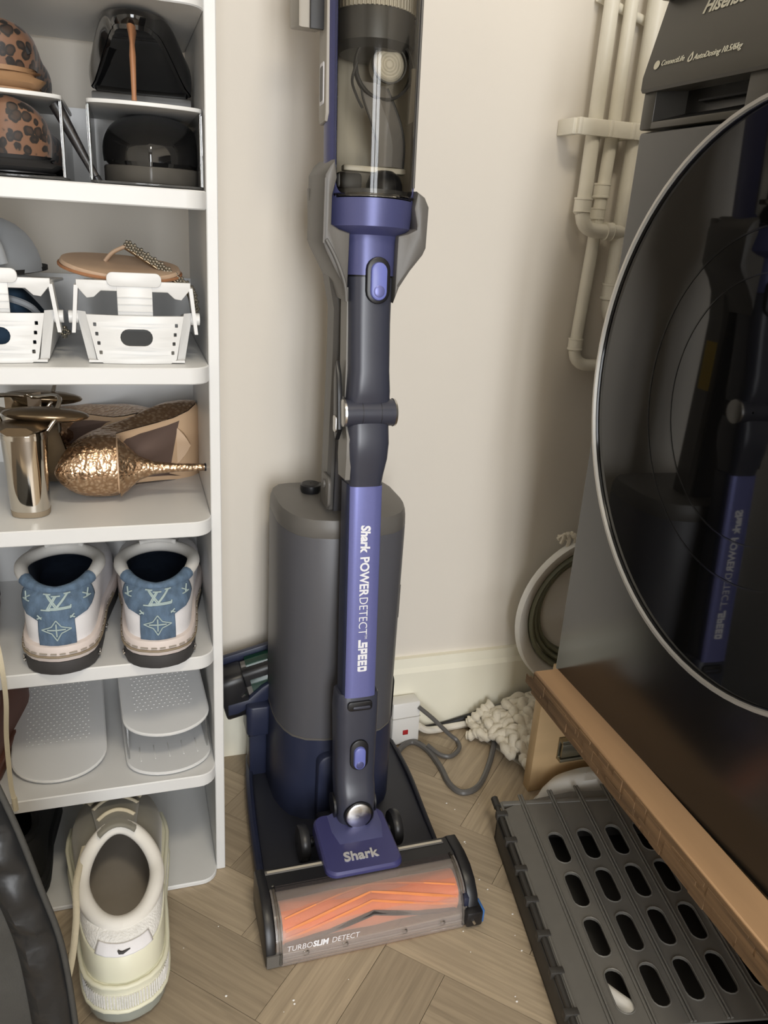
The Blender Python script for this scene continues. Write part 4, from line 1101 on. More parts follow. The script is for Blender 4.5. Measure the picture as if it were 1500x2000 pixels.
def interp(tab, s):
    for (a, va), (b, vb) in zip(tab, tab[1:]):
        if s <= b:
            t = 0 if b == a else (s - a) / (b - a); t = t * t * (3 - 2 * t) if False else t
            return va + (vb - va) * t
    return tab[-1][1]
SNK = [(0, 0), (.008, .13), (.03, .235), (.07, .315), (.14, .365), (.28, .385), (.42, .39), (.56, .44), (.70, .49), (.80, .475), (.88, .40), (.94, .29), (.98, .15), (1, 0)]
PMP = [(0, 0), (.01, .12), (.04, .22), (.09, .30), (.18, .33), (.32, .31), (.48, .36), (.64, .48), (.74, .49), (.84, .42), (.92, .28), (.97, .14), (1, 0)]
NSIDE = 22
def s_list():
    return [0.5 - 0.5 * math.cos(PI * k / NSIDE) for k in range(NSIDE + 1)]
def outline(L_, W_, tab, grow=0.0, zf=None):
    """closed outline from heel centre along +x side to the toe and back; list of (x, y, z)"""
    ss = s_list(); rt = [(interp(tab, s) * (W_ + 2 * grow), -grow + s * (L_ + 2 * grow)) for s in ss]
    pts = rt + [(-x, y) for x, y in reversed(rt[1:-1])]
    return [(x, y, zf(y) if zf else 0.0) for x, y in pts]
def opening(y0, y1, ow, zf, pw=.50):
    ss = s_list(); rt = [(ow * math.sin(PI * s) ** pw, y0 + (y1 - y0) * s) for s in ss]
    pts = rt + [(-x, y) for x, y in reversed(rt[1:-1])]
    return [(x, y, zf((y - y0) / (y1 - y0))) for x, y in pts]
class Shell:
    """blend of base outline B and opening outline O"""
    def __init__(s, B, O, pa=1.6, pb=1.8, bulge=0.0): s.B, s.O, s.pa, s.pb, s.bl = B, O, pa, pb, bulge
    def at(s, fi, t, off=0.0):
        n = len(s.B); i = int(math.floor(fi)) % n; j = (i + 1) % n; f = fi - math.floor(fi)
        def P(k):
            b, o = Vector(s.B[k]), Vector(s.O[k])
            a = t ** s.pa; c = 1 - (1 - t) ** s.pb
            q_ = b.lerp(o, a); q_.z = b.z + (o.z - b.z) * c
            out = Vector((b.x, (b.y - sum(v[1] for v in s.B) / n) * .5, 0))
            out = out.normalized() if out.length > 1e-6 else Vector((0, -1, 0))
            return q_ + out * (s.bl * math.sin(PI * t) + off)
        return P(i).lerp(P(j), f)
    def rings(s, t0=0.0, t1=1.0, k=10, off=0.0):
        return [[s.at(i, t0 + (t1 - t0) * j / k, off) for i in range(len(s.B))] for j in range(k + 1)]
    def patch(s, i0, i1, t0, t1, ni, nt, off=.0012, shape=None):
        vs, fs = [], []
        for j in range(nt + 1):
            for i in range(ni + 1):
                t = t0 + (t1 - t0) * j / nt; u = i0 + (i1 - i0) * i / ni
                if shape: u, t = shape(i / ni, j / nt, u, t)
                vs.append(s.at(u, t, off))
        for j in range(nt):
            for i in range(ni):
                a = j * (ni + 1) + i; fs.append((a, a + 1, a + ni + 2, a + ni + 1))
        return MB().add(vs, fs)
def thick(o, d=.0012):
    sm = o.modifiers.new('thickness', 'SOLIDIFY'); sm.thickness = d; sm.offset = 0; return o

def sneaker(name, label, loc, rot, L_=.285, W_=.108, zs=.030, zc=(.085, .066, .105), y0=.012, y1=.125, ow=.034,
            mu='leather_white', mo='outsole', mm='midsole', ml='inside_blue', mc='collar_pale', mlace='lace_lilac', outs=.013, rows=4, cr_=.0055, cat='sneaker', grow=.004, hb_=None, mtg=None):
    t = thing(name, label, cat, loc, rot)
    O_ = outline(L_, W_, SNK)
    z_out = outs
    flat = [(x, y) for x, y, _ in outline(L_, W_, SNK, grow)]
    def slab(poly, z0, z1, r): return MB().prism(poly, z0, z1, 'xy', r=r)
    slab(flat, 0, z_out, .002).build('outsole', mo, t, ang=40)
    mid = slab([(x, y) for x, y, _ in outline(L_, W_, SNK, grow + .001)], z_out, zs, .003).build('midsole', mm, t, ang=40)
    B = outline(L_ - .004, W_ - .004, SNK, 0, lambda y: zs - .002); B = [(x, y + .002, z) for x, y, z in B]
    def zf(s):   # heel, ankle dip, tongue
        a, b, c = zc
        return a + (b - a) * math.sin(min(1, s / .45) * PI / 2) ** 2 if s < .45 else b + (c - b) * ((s - .45) / .55) ** 1.4
    Op = opening(y0, y1, ow, zf)
    sh = Shell(B, Op, 1.7, 1.7, .004)
    up = MB().loft(sh.rings(), False, False).build('upper', mu, t, ang=70)
    pts = [Vector(p) for p in Op]
    nn = len(pts)
    def crad(k): return cr_ * (1.0 if not hb_ else (.45 + .55 * min(1, min(k % nn, nn - k % nn) / 9.0)))
    MB().tube([pts[k % nn] for k in range(nn + 1)], [crad(k) for k in range(nn + 1)], 10, cap=False).build('collar', mc, t, ang=80)
    if hb_: MB().tube([pts[k % nn] for k in range(-7, 8)], [crad(k) + .0012 for k in range(-7, 8)], 10).build('heel_binding', hb_, t, ang=80)
    Bi = [(x * .80, L_ / 2 + (y - L_ / 2) * .88, zs + .004) for x, y, _ in B]
    Oi = [(x * .90, (y0 + y1) / 2 + (y - (y0 + y1) / 2) * .94, z - .002) for x, y, z in Op]
    MB().loft(Shell(Bi, Oi, 1.3, 1.5).rings(k=6), True, False).build('lining', ml, t, ang=70)
    # tongue and laces
    nf = NSIDE
    vs, fs = [], []
    for jj in range(7):
        for ii in range(9):
            p = sh.at(nf - 4 + ii, min(1.0, .76 + .04 * jj), .0) + Vector((0, 0, .0025))
            if jj == 6: p += Vector((0, -.012, .010))
            vs.append(p)
    for jj in range(6):
        for ii in range(8): a_ = jj * 9 + ii; fs.append((a_, a_ + 1, a_ + 10, a_ + 9))
    thick(MB().add(vs, fs).build('tongue', mtg or mc, t, ang=80), .005)
    for k in range(rows):
        tt = .90 - .13 * k
        p = [sh.at(nf + d, tt, .0) + Vector((0, 0, .0045)) for d in (-3.6 - k * .25, -2, 0, 2, 3.6 + k * .25)]
        MB().tube(smooth_path(p, 4), .0034, 6).build('lace', mlace, t, ang=80)
    return t, sh

def pump(name, label, loc, rot, L_=.215, W_=.078, hh=.095, plat=.006, cnt=.055, vamp=.038, of=.60,
         tab=PMP, mp=None, mu='patent', ms='patent_sole', ml='black_fab', mh='patent', mt='black', seat=.020, hy=.018, heel_r=.0045, cat='high heel', group=None):
    t = thing(name, label, cat, loc, rot, group)
    def zs(y):
        s = max(0, min(1, (.66 - y / L_) / .44)); s = s * s * (3 - 2 * s)
        return plat + (hh - plat) * s
    O_ = outline(L_, W_, tab, 0, zs)
    # sole strip following the arch
    n = NSIDE; rings = []
    for k in range(n + 1):
        x, y, z = O_[k]; x = max(x, .0008) * .97
        rings.append([(x, y, z), (x * .92, y, z - .004), (-x * .92, y, z - .004), (-x, y, z)])
    MB().loft(rings).build('sole', ms, t, ang=50)
    if plat > .01:
        fp_ = [(x, y) for x, y, z in O_ if y > L_ * .60]
        MB().prism(fp_, 0.0, plat - .0035, 'xy', r=.002).build('platform', mp or ms, t, ang=40)
    def oz(s):
        y = .006 + s * (L_ * of - .006); h = cnt + (vamp * .62 - cnt) * min(1, s / .55) if s < .55 else vamp * .62 + (vamp - vamp * .62) * ((s - .55) / .45)
        return zs(y) + h
    Op = opening(.006, L_ * of, .031, oz, .55)
    sh = Shell(O_, Op, 1.8, 1.5, .004)
    MB().loft(sh.rings(k=10), False, False).build('upper', mu, t, ang=75)
    Bi = [(x * .86, L_ * .5 + (y - L_ * .5) * .93, z + .003) for x, y, z in O_]
    Oi = [(x * .95, y + (.001 if y < .05 else -.002), z - .0006) for x, y, z in Op]
    MB().loft(Shell(Bi, Oi, 1.8, 1.5, .002).rings(k=5), True, False).build('lining', ml, t, ang=75)
    hr = []
    for f, w_, d_ in ((0, seat, .024), (.10, max(seat * .74, heel_r), max(.018, heel_r)), (.22, max(seat * .40, heel_r), max(.011, heel_r)), (.38, max(seat * .22, heel_r * 1.35), max(.0075, heel_r)), (.62, heel_r * 1.2, heel_r * 1.2), (.95, heel_r, heel_r)):
        z = zs(.01) - .002 - (zs(.01) - .002) * f
        hr.append(ring_xy(0, hy + (.008 if f < .2 else .006 - f * .006), z, w_, d_, 2.2, 20))
    h = MB().loft(hr).build('heel', mh, t, ang=60)
    zt = (zs(.01) - .002) * .05
    MB().loft([ring_xy(0, hy + .0003, zt + .0005, heel_r * 1.1, heel_r * 1.1, 2.2, 16), ring_xy(0, hy + .0003, 0, heel_r * 1.1, heel_r * 1.1, 2.2, 16)]).build('heel_tip', mt, h)
    return t, sh

# ================================================================== tier with the denim sneakers
ZT = [shelf_top(i) + .0006 for i in range(7)]
def denim(loc, rot, label):
    t, sh = sneaker('denim_sneaker', label, loc, rot, L_=.262, W_=.106, zs=.037, zc=(.096, .104, .099), y0=.020, y1=.134, ow=.043, outs=.017, cr_=.0075, hb_='denim', grow=.0035)
    t['group'] = 'pair of white and denim sneakers'
    def H(u, v): # u across the heel in metres, v height 0..1
        i = u / .0066
        if i < 0: i += len(sh.B)
        return i
    hc = 0
    W = lambda u: u * 1.0
    # denim: centre stripe, and a wide band below the collar
    def idx(u):
        # arc position u (m) from the heel centre -> fractional index at mid height
        n = len(sh.B); sg = 1 if u >= 0 else -1; a = abs(u); acc = 0; k = 0
        while k < 20:
            p, q2 = sh.at(sg * k, .5), sh.at(sg * (k + 1), .5); d = (q2 - p).length
            if acc + d >= a: return sg * (k + (a - acc) / max(d, 1e-6))
            acc += d; k += 1
        return sg * k
    def patch_u(name, u0, u1, v0, v1, nu, nv, m, off, shape=None, parent=t):
        vs, fs = [], []
        for j in range(nv + 1):
            for i in range(nu + 1):
                a, b = i / nu, j / nv
                u = u0 + (u1 - u0) * a; v = v0 + (v1 - v0) * b
                if shape: u, v = shape(a, b, u, v)
                vs.append(sh.at(idx(u), v, off))
        for j in range(nv):
            for i in range(nu):
                c = j * (nu + 1) + i; fs.append((c, c + 1, c + nu + 2, c + nu + 1))
        o = MB().add(vs, fs).build(name, m, parent, ang=75); return thick(o, .0014)
    dn = patch_u('heel_panel', -.058, .058, .0, 1.0, 26, 22, 'denim', .0022,
                 lambda a, b, u, v: ((u * (.31 if b < .38 else (.31 + .69 * min(1, (b - .38) / .17) ** .5)) * (1 if b < .8 else 1 - .12 * (b - .8) / .2)), v))
    st = []
    def P(u, v, off=.0038): return sh.at(idx(u), v, off)
    def stroke(a, b, r=.0010, nm='monogram'):
        st.append((a, b, r))
    # interlocked L and V
    for du in (0, .0022):
        stroke((-.013 + du, .90), (.000 + du, .60)); stroke((.017 - du * .6, .90), (.002 - du * .6, .60))
    for du in (0, .0020):
        stroke((-.001 + du, .84), (-.009 + du, .56))
    stroke((-.010, .56), (.016, .57)); stroke((-.009, .585), (.016, .595)); stroke((.016, .57), (.017, .63))
    stroke((-.017, .905), (-.006, .90)); stroke((.011, .90), (.021, .905)); stroke((-.005, .845), (.006, .845)); stroke((-.015, .555), (-.005, .555))
    # four-petal flower in a diamond, and small corner marks
    cx_, cv_ = 0.0, .24
    dmd = [(0, .145), (.014, 0), (0, -.145), (-.014, 0)]
    for k in range(4):
        a, b = dmd[k], dmd[(k + 1) % 4]
        mid = ((a[0] + b[0]) * .33, (a[1] + b[1]) * .33)
        stroke((cx_ + a[0], cv_ + a[1]), (cx_ + mid[0], cv_ + mid[1]), .0008); stroke((cx_ + mid[0], cv_ + mid[1]), (cx_ + b[0], cv_ + b[1]), .0008)
        stroke((cx_, cv_), (cx_ + a[0] * .62, cv_ + a[1] * .62), .0010)
    for sg in (-1, 1):
        stroke((sg * .036, .78), (sg * .044, .66), .0009); stroke((sg * .048, .80), (sg * .040, .66), .0009); stroke((sg * .034, .66), (sg * .047, .64), .0009)
        stroke((sg * .014, .43), (sg * .0185, .40), .0009); stroke((sg * .0185, .46), (sg * .014, .40), .0009)
    acc = MB()
    for a, b, r in st:
        pts = [P(a[0] + (b[0] - a[0]) * k / 5, a[1] + (b[1] - a[1]) * k / 5) for k in range(6)]
        acc.tube(pts, r, 5)
    acc.build('monogram', 'stitch', dn, ang=80)
    # stitched seam round the midsole and little metal stars on the outsole
    msl = MB()
    gr = outline(.262, .106, SNK, .0057)
    for k in range(-11, 12):
        p = Vector((gr[k][0], gr[k][1], .0285)); q2 = Vector((gr[k + 1][0], gr[k + 1][1], .0285))
        msl.tube([p.lerp(q2, .15), p.lerp(q2, .8)], .0008, 5)
    msl.build('midsole_stitching', 'inside_grey', t)
    o1 = outline(.262, .106, SNK, .0055)
    MB().tube([Vector((o1[k][0], o1[k][1], .0245)) for k in range(-12, 13)], .0016, 6).build('midsole_groove', M['taupe_rub'], t, ang=80)
    for k in (-5, 5, -9, 9):
        p = Vector((o1[k][0], o1[k][1], .009)); d = Vector((o1[k + 1][0] - o1[k - 1][0], o1[k + 1][1] - o1[k - 1][1], 0)).normalized(); sb = MB()
        for e_ in (Vector((0, 0, .0045)), d * .0042): sb.tube([p - e_, p + e_], .0013, 5)
        sb.sphere(p, .002, n=8, m=6); sb.build('sole_star', 'silver', t)
    return t
denim((-.0920, .8485, ZT[2]), (0, 0, R(-2)), 'left shoe of the white and denim sneaker pair facing heel outwards')
denim((.0165, .8405, ZT[2]), (0, 0, R(-3)), 'right shoe of the white and denim sneaker pair, beside the rack side panel')
sneaker('trainer', 'silver grey mesh trainer cut off by the photo edge, left of the denim sneakers', (-.205, .875, ZT[2]), (0, 0, R(10)), L_=.215, W_=.105, mu='trainer_grey', mo='midsole', mm='black_fab', ml='black_fab', mc='trainer_grey', mlace='lace_beige', zs=.028, zc=(.075, .066, .095))
o = MB().tube(smooth_path([Vector(p) - Vector((-.155, .90, .40)) for p in ((-.165, .905, .385), (-.158, .872, .392), (-.1525, .8515, .372), (-.1520, .8488, .33), (-.1565, .8505, .28), (-.158, .850, .215), (-.1560, .8480, .194))], 6), .0030, 6, flat=.5).build('shoelace', 'lace_beige', loc=(-.155, .90, .40))
tag(o, 'loose beige shoelace dangling over the shelf edge beside the denim sneakers', 'shoelace')
MB().tube([(-.156, .848, .196), (-.1555, .8475, .178)], .0032, 6).build('lace_tip', 'lace_beige', o, mtx=Matrix.Translation((.155, -.90, -.40)))

# ================================================================== chunky cream sneaker on the bottom board
t, sh = sneaker('chunky_sneaker', 'worn cream and taupe chunky running shoe on the floor before the rack', (-.036, .676, .0085), (0, 0, R(2.5)), L_=.305, W_=.118, zs=.058, zc=(.106, .116, .140), y0=.034, y1=.150, ow=.042,
                mu='suede_taupe', mo='air_sole', mm='cream', ml='inside_grey', mc='collar_white', mlace='lace_beige', outs=.018, rows=5, cr_=.0088, mtg='suede_taupe')
def sp(i0, i1, t0, t1, m, nm, off, shape=None):
    o = sh.patch(i0, i1, t0, t1, 20, 10, off, shape).build(nm, m, t, ang=75); return thick(o, .0016)
hp = sp(-8.5, 8.5, .0, .52, 'cream', 'heel_counter', .0035)
sp(-9.5, 9.5, .50, .97, 'knit_white', 'heel_knit', .0022)
tab = sp(-3.2, 3.2, .50, .72, 'leather_white', 'heel_tab', .0042)
cm = MB().tube([sh.at(u, v, .0062) for u, v in ((-.75, .635), (-.55, .595), (-.2, .59), (.7, .625))], [.0010, .0020, .0018, .0006], 6); cm.build('check_mark', 'outsole', tab)
b_ = outline(.305, .118, SNK, .0058)
for z_, r_, m_, nm in ((.056, .0030, 'cream', 'sole_bead'), (.0205, .0030, 'cream', 'sole_bead')):
    MB().tube([Vector((b_[k][0], b_[k][1], z_)) for k in range(-16, 17)], r_, 7).build(nm, m_, t, ang=80)
rib = MB()
for k in range(-14, 14):
    for f in (.0, .25, .5, .75):
        p = Vector((b_[k][0], b_[k][1], 0)).lerp(Vector((b_[k + 1][0], b_[k + 1][1], 0)), f)
        rib.tube([p + Vector((0, 0, .024)), p + Vector((0, 0, .043))], .0011, 5)
rb_ = rib.build('ribbed_band', 'knit_white', t); rb_['kind'] = 'stuff'
# stray lace end on the left
pth = [sh.at(-15.5, .95, .004), Vector((-.047, .085, .128)), Vector((-.048, .050, .112)), Vector((-.054, .022, .086)), Vector((-.064, .004, .058)), Vector((-.070, -.004, .046))]
MB().tube(smooth_path(pth, 6), .0042, 6, flat=.45).build('lace', 'lace_beige', t, ang=80)

# black sneaker beside it, brown shoe a tier above
sneaker('black_sneaker', 'black trainer standing on the bottom board behind the quilted jacket', (-.178, .862, .0085), (0, 0, R(4)), L_=.235, W_=.120, zs=.026, zc=(.085, .075, .11), mu='black_fab', mo='black_fab', mm='black_fab', ml='black_fab', mc='black_fab', mlace='black_fab')
sneaker('brown_shoe', 'brown leather shoe at the photo edge, left of the white slotted shoe plates', (-.222, .872, ZT[1]), (0, 0, R(-6)), L_=.225, W_=.105, zs=.022, zc=(.085, .082, .105), mu='brown_lea', mo='brown_lea', mm='brown_lea', ml='brown_lea', mc='brown_lea', mlace='brown_lea', rows=0)

# ================================================================== empty shoe plates
def plate_poly(w, l, r):
    p = [(-w / 2, l), (-w / 2, r)]
    p += [(-w / 2 * math.cos(R(a)), r - r * math.sin(R(a))) for a in range(10, 171, 10)]
    return p + [(w / 2, r), (w / 2, l)]
def dots(w, y0, y1, nx, ny, tilt):
    b = MB()
    for j in range(ny):
        for i in range(nx):
            x = -w / 2 + w * (i + (.5 if j % 2 else 0)) / nx; y = y0 + (y1 - y0) * j / (ny - 1)
            b.sphere((x, y, .0022), .0013, .0013, .0007, 6, 4)
    return b
pt = thing('shoe_plate', 'single white perforated shoe plate with rounded front, left of the two-level plates', 'shoe organiser', (-.108, .8800, ZT[1]), (0, 0, R(3)))
tl = Matrix.Translation((0, 0, .0035)) @ Matrix.Rotation(R(9.5), 4, 'X')
lm = curve_mesh([plate_poly(.112, .215, .046)], .0016, .0006); lm.transform(tl); pp = data_obj('plate', lm, 'plast_grey', pt)
d_ = dots(.080, .066, .205, 11, 24, 0).build('grip_dots', 'plast_white', pp, mtx=tl); d_['kind'] = 'stuff'
MB().tube([tl @ Vector((x, y, 0)) for x, y in plate_poly(.112, .215, .046)], .0020, 6).build('edge', 'plast_white', pt)
for sg in (-1, 1): MB().prism([(.045, .0), (.21, .0), (.21, .030), (.045, .003)], sg * .053 - .001, sg * .053 + .001, 'yz').build('side_wall', 'plast_grey', pt)
pt = thing('shoe_plate', 'two-level white shoe plate with stepped rounded fronts beside the rack side panel', 'shoe organiser', (.0275, .8660, ZT[1]), (0, 0, R(4)))
lm = curve_mesh([plate_poly(.104, .225, .036)], .0016, .0006); t1_ = Matrix.Translation((0, 0, .0035)) @ Matrix.Rotation(R(3), 4, 'X'); lm.transform(t1_); p1 = data_obj('plate', lm, 'plast_grey', pt)
MB().tube([t1_ @ Vector((x, y, 0)) for x, y in plate_poly(.104, .225, .036)], .0020, 6).build('edge', 'plast_white', pt)
for k in range(5): MB().box(-.036 + .018 * k - .0006, -.036 + .018 * k + .0006, .028, .055, .0016, .0030, .0003).build('grip_rib', 'plast_white', p1, mtx=t1_)
t2_ = Matrix.Translation((0, .014, .052)) @ Matrix.Rotation(R(9), 4, 'X')
lm = curve_mesh([plate_poly(.106, .205, .038)], .0016, .0006); lm.transform(t2_); p2 = data_obj('plate', lm, 'plast_grey', pt)
d_ = dots(.076, .050, .195, 11, 24, 0).build('grip_dots', 'plast_white', p2, mtx=t2_); d_['kind'] = 'stuff'
MB().tube([t2_ @ Vector((x, y, 0)) for x, y in plate_poly(.106, .205, .038)], .0022, 6).build('edge', 'plast_white', pt)
for sg in (-1, 1):
    MB().prism([(.035, .004), (.20, .010), (.20, .078), (.050, .053)], sg * .050 - .001, sg * .050 + .001, 'yz').build('side_wall', 'shell_clear', pt)

# ================================================================== tier with metallic heels
def silver_sandal(loc, rot, label, back):
    t = thing('silver_sandal', label, 'high heel', loc, rot, 'pair of mirror silver sandals')
    h = MB().loft([ring_xy(0, .020, z, w, w * .86, 2.4, 28) for z, w in ((.006, .0205), (.030, .0212), (.060, .0222), (.088, .0238), (.0965, .0240))]).build('block_heel', 'chrome', t, ang=60)
    MB().loft([ring_xy(0, .020, z, w, w * .86, 2.4, 28) for z, w in ((0, .0200), (.0065, .0208))]).build('heel_tip', 'taupe_rub', h)
    MB().loft([ring_xy(0, .020, z, w, w * .86, 2.4, 28) for z, w in ((.0885, .0243), (.0935, .0243))]).build('heel_band', 'chrome', h)
    rings = []
    for k in range(13):
        s = k / 12; y = -.010 + .195 * s
        q_ = max(0, min(1, (.66 - s) / .46)); q_ = q_ * q_ * (3 - 2 * q_); z = .008 + .094 * q_
        w = interp(PMP, min(1, .02 + s * .96)) * .082 + .004
        rings.append([(w, y, z), (w * .6, y, z + .004), (-w * .6, y, z + .004), (-w, y, z), (-w * .6, y, z - .005), (w * .6, y, z - .005)])
    MB().loft(rings).build('footbed', 'bronze', t, ang=60)
    hs = MB().sphere((0, 0, 0), .046, .029, .0085, 28, 10); hs.build('heel_seat', 'bronze', t, mtx=Matrix.Translation((.020, .040, .1085)) @ Matrix.Rotation(R(-8), 4, 'X') @ Matrix.Rotation(R(2), 4, 'Y'), ang=60)
    for pts in ([(.030, .130, .012), (.026, .125, .036), (0, .122, .048), (-.026, .125, .036), (-.030, .130, .012)], [(.024, .03, .10), (.034, .05, .125), (0, .085, .118), (-.034, .05, .125), (-.024, .03, .10)], [(.026, .012, .098), (.036, .02, .110), (.030, .055, .086)]):
        MB().tube(smooth_path(pts, 6), .0026, 6).build('strap', 'chrome', t, ang=80)
    if back: MB().loft([[(x, y, z) for x, y in ((-.024, .012), (-.012, -.006), (.012, -.006), (.024, .012))] for z in (.100, .118, .122)], closed=False).build('back_counter', 'chrome', t)
    return t
silver_sandal((-.1155, .890, ZT[3]), (0, 0, R(-6)), 'front silver sandal with mirror block heel facing the shelf edge', False)
silver_sandal((-.125, .975, ZT[3]), (0, 0, R(-4)), 'second silver sandal, standing behind the one at the shelf edge', True)
# heel-seat disc of the front sandal seen level with its top
# gold pumps: one on its side with the stiletto pointing right, one behind showing its sole
pump('gold_pump', 'gold snakeskin stiletto pump lying on its side with its heel pointing right', (.0855, .920, ZT[3] + .0405), (R(0), R(-90), R(0)), L_=.185, W_=.112, hh=.105, cnt=.068, vamp=.04, mu='gold_snake', ms='beige_sole', ml='lining_brown', mh='gold_snake', mt='black', seat=.036, heel_r=.0042, hy=.012, group='pair of gold pumps')
rm = Matrix(((0, 1, 0), (0, 0, 1), (1, 0, 0))).to_euler()
pump('gold_pump', 'gold snakeskin pump behind the other, tipped so its beige sole shows', (-.115, 1.010, ZT[3] + .045), tuple(rm), L_=.185, W_=.088, hh=.075, cnt=.045, vamp=.05, mu='gold_snake', ms='beige_sole', ml='lining_brown', mh='gold_snake', mt='black', group='pair of gold pumps')

# ================================================================== white arch stackers
def stacker(loc, label):
    t = thing('shoe_stacker', label, 'shoe organiser', loc, (0, 0, 0), 'white arched shoe stackers')
    # front basket panel with an oval window and four slots each side, slightly bowed
    poly = [(-.0425, .006), (-.038, 0), (.038, 0), (.0425, .006), (.0505, .050), (-.0505, .050)]
    outer = [(x, z) for x, z in ((-.0400, .004), (-.034, 0), (.034, 0), (.0400, .004), (.0485, .049), (-.0485, .049))]
    hs = [[(x, z) for x, z in rrect(-.0165, .0165, .018, .036, .0088, 4)]]
    for sg in (-1, 1):
        for k in range(4):
            zz_ = .011 + .0095 * k; xc = sg * (.0355 + .0080 * (zz_ / .05) - .0010)
            hs.append(rrect(xc - .0018, xc + .0018, zz_ - .0022, zz_ + .0022, .0008, 2))
    me = curve_mesh([outer] + [h[::-1] for h in hs], .0013, .0003)
    bm_ = bmesh.new(); bm_.from_mesh(me); bmesh.ops.subdivide_edges(bm_, edges=[e for e in bm_.edges if e.calc_length() > .012], cuts=2); bm_.to_mesh(me); bm_.free()
    me.transform(Matrix(((1, 0, 0, 0), (0, 0, 1, 0), (0, 1, 0, 0), (0, 0, 0, 1))))
    for v in me.vertices: v.co.y += (v.co.x / .05) ** 2 * .007 - .002
    data_obj('front_basket', me, 'plast_white', t, ang=40)
    MB().prism([(-.0485, .0), (.0485, .0), (.0485, .19), (-.0485, .19)], .0006, .003, 'xy').build('base', 'plast_white', t)
    for sg in (-1, 1):
        MB().loft([[(sg * (.041 + .0), .006, .002), (sg * .0495, .012, .002), (sg * .0495, .17, .002), (sg * .047, .17, .002)], [(sg * .0490, .004, .052), (sg * .0585, .012, .052), (sg * .0585, .17, .030), (sg * .056, .17, .030)]]).build('side_wall', 'plast_white', t)
        a = MB().loft([[(sg * .060, .006, .030), (sg * .0635, .006, .030), (sg * .0635, .026, .030), (sg * .060, .026, .030)], [(sg * .0545, .004, .078), (sg * .0585, .004, .078), (sg * .0585, .022, .078), (sg * .0545, .022, .078)]]).build('arch_arm', 'plast_white', t)
        MB().tube([(sg * .057, .016, .045), (sg * .0660, .016, .045)], .0065, 12).build('pivot', 'plast_white', a)
    arch = [(-.0565, .077), (-.0565, .0835), (.0565, .0835), (.0565, .077), (.047, .0655), (.040, .0665), (.033, .073), (-.033, .073), (-.040, .0665), (-.047, .0655)]
    MB().prism(arch, .004, .008, 'xz', r=.001).build('arch_bar', 'plast_white', t)
    MB().box(-.0565, .0565, .006, .19, .079, .0825, .001, mtx=None).build('top_plate', 'plast_white', t, mtx=Matrix.Translation((0, 0, -.001)) @ Matrix.Rotation(R(-4), 4, 'X'))
    MB().prism(rrect(-.027, .027, .078, .092, .006), .0015, .0045, 'xz', r=.0008).build('stop_lip', 'plast_white', t)
    tb = MB().box(-.0175, .0175, .0030, .0060, .046, .081, .0005).build('centre_tab', 'plast_white', t)
    for z_ in (.053, .060, .067): MB().box(-.0175, .0175, .0018, .0034, z_, z_ + .0010, .0003).build('tab_rib', 'plast_white', tb)
    return t
stacker((.0085, .8790, ZT[4]), 'white arched shoe stacker holding the jewelled sandal')
stacker((-.1285, .8790, ZT[4]), 'white arched shoe stacker with dark blue fabric inside, at the photo edge')
sd = thing('jewelled_sandal', 'tan flat sandal with a jewelled strap lying on the right white stacker', 'sandal', (0.0, .93, ZT[4] + .088), (0, R(3.5), R(0)))
bd = MB().lathe([(.001, -.0045), (.97, -.0040), (1.0, 0), (.97, .0035), (.001, .0040)], (0, 0, 0), 'z', 48)
bd.v = [(x * .062, y * .036, z + .0028 * (x * x)) for x, y, z in bd.v]; bd.build('footbed', 'tan_pale', sd, mtx=Matrix.Translation((-.004, .0, .004)) @ Matrix.Rotation(R(14), 4, 'X'))
ed = [(math.cos(a) * .0625 - .004, math.sin(a) * .0365, .004 + math.sin(a) * .009) for a in [2 * PI * k / 40 for k in range(41)]]
MB().tube(ed, .0016, 6, cap=False).build('footbed_edge', 'tan', sd)
MB().tube(smooth_path([(-.020, .004, .010), (-.012, .0, .020), (.0015, -.004, .028)], 6), .0035, 7, flat=.6).build('strap', 'tan_pale', sd, ang=80)
jp = smooth_path([(.003, -.004, .029), (.018, -.006, .021), (.036, -.008, .011), (.054, -.010, .0), (.068, -.010, -.010), (.0735, -.010, -.026), (.0750, -.010, -.046)], 5)
js = MB().tube([p + Vector((-.003, .001, -.003)) for p in jp], .0022, 6).build('jewel_strap', 'bronze', sd, ang=80)
rnd2 = random.Random(5); d0 = 0
for k in range(0, len(jp), 1):
    if k % 2: continue
    b = MB(); p = jp[k]
    for j in range(7):
        a = 2 * PI * j / 6; rr = .0034 if j < 6 else 0
        b.sphere((p.x + rr * math.cos(a), p.y - .002, p.z + rr * math.sin(a)), .0019, n=7, m=5)
    b.build('jewel_cluster', 'jewel', js)
jb = MB()
for j in range(5): jb.sphere((-.066 + .004 * (j % 3), .012, -.066 - .004 * (j // 2)), .0032, n=8, m=6)
jb.build('jewel_cluster', 'jewel', js)
# grey suede shoe on the left stacker and blue fabric shoe inside it
gs = thing('grey_slipper', 'blue-grey suede slip-on draped over the left white stacker', 'shoe', (-.143, .905, ZT[4] + .084), (0, 0, R(-14)))
gs.scale = (.86, .9, .86)
rings = []
for k in range(13):
    s = k / 12; y = .0 + .13 * s; w = .050 * math.sin(PI * (.12 + .80 * s)) ** .6; hz = .062 * math.sin(PI * (.16 + .60 * (1 - s))) ** 1.0
    rings.append([(w * math.cos(a), y, max(.0, hz * math.sin(a))) for a in [PI * j / 14 for j in range(15)]] + [(-w * .8, y, .0), (w * .8, y, .0)])
MB().loft(rings).build('upper', 'grey_suede', gs, ang=70)
MB().tube(smooth_path([(-.034, -.002, .012), (-.026, -.004, .040), (0, -.006, .052), (.026, -.004, .040), (.034, -.002, .012)], 6), .006, 8).build('collar', 'grey_suede', gs, ang=80)
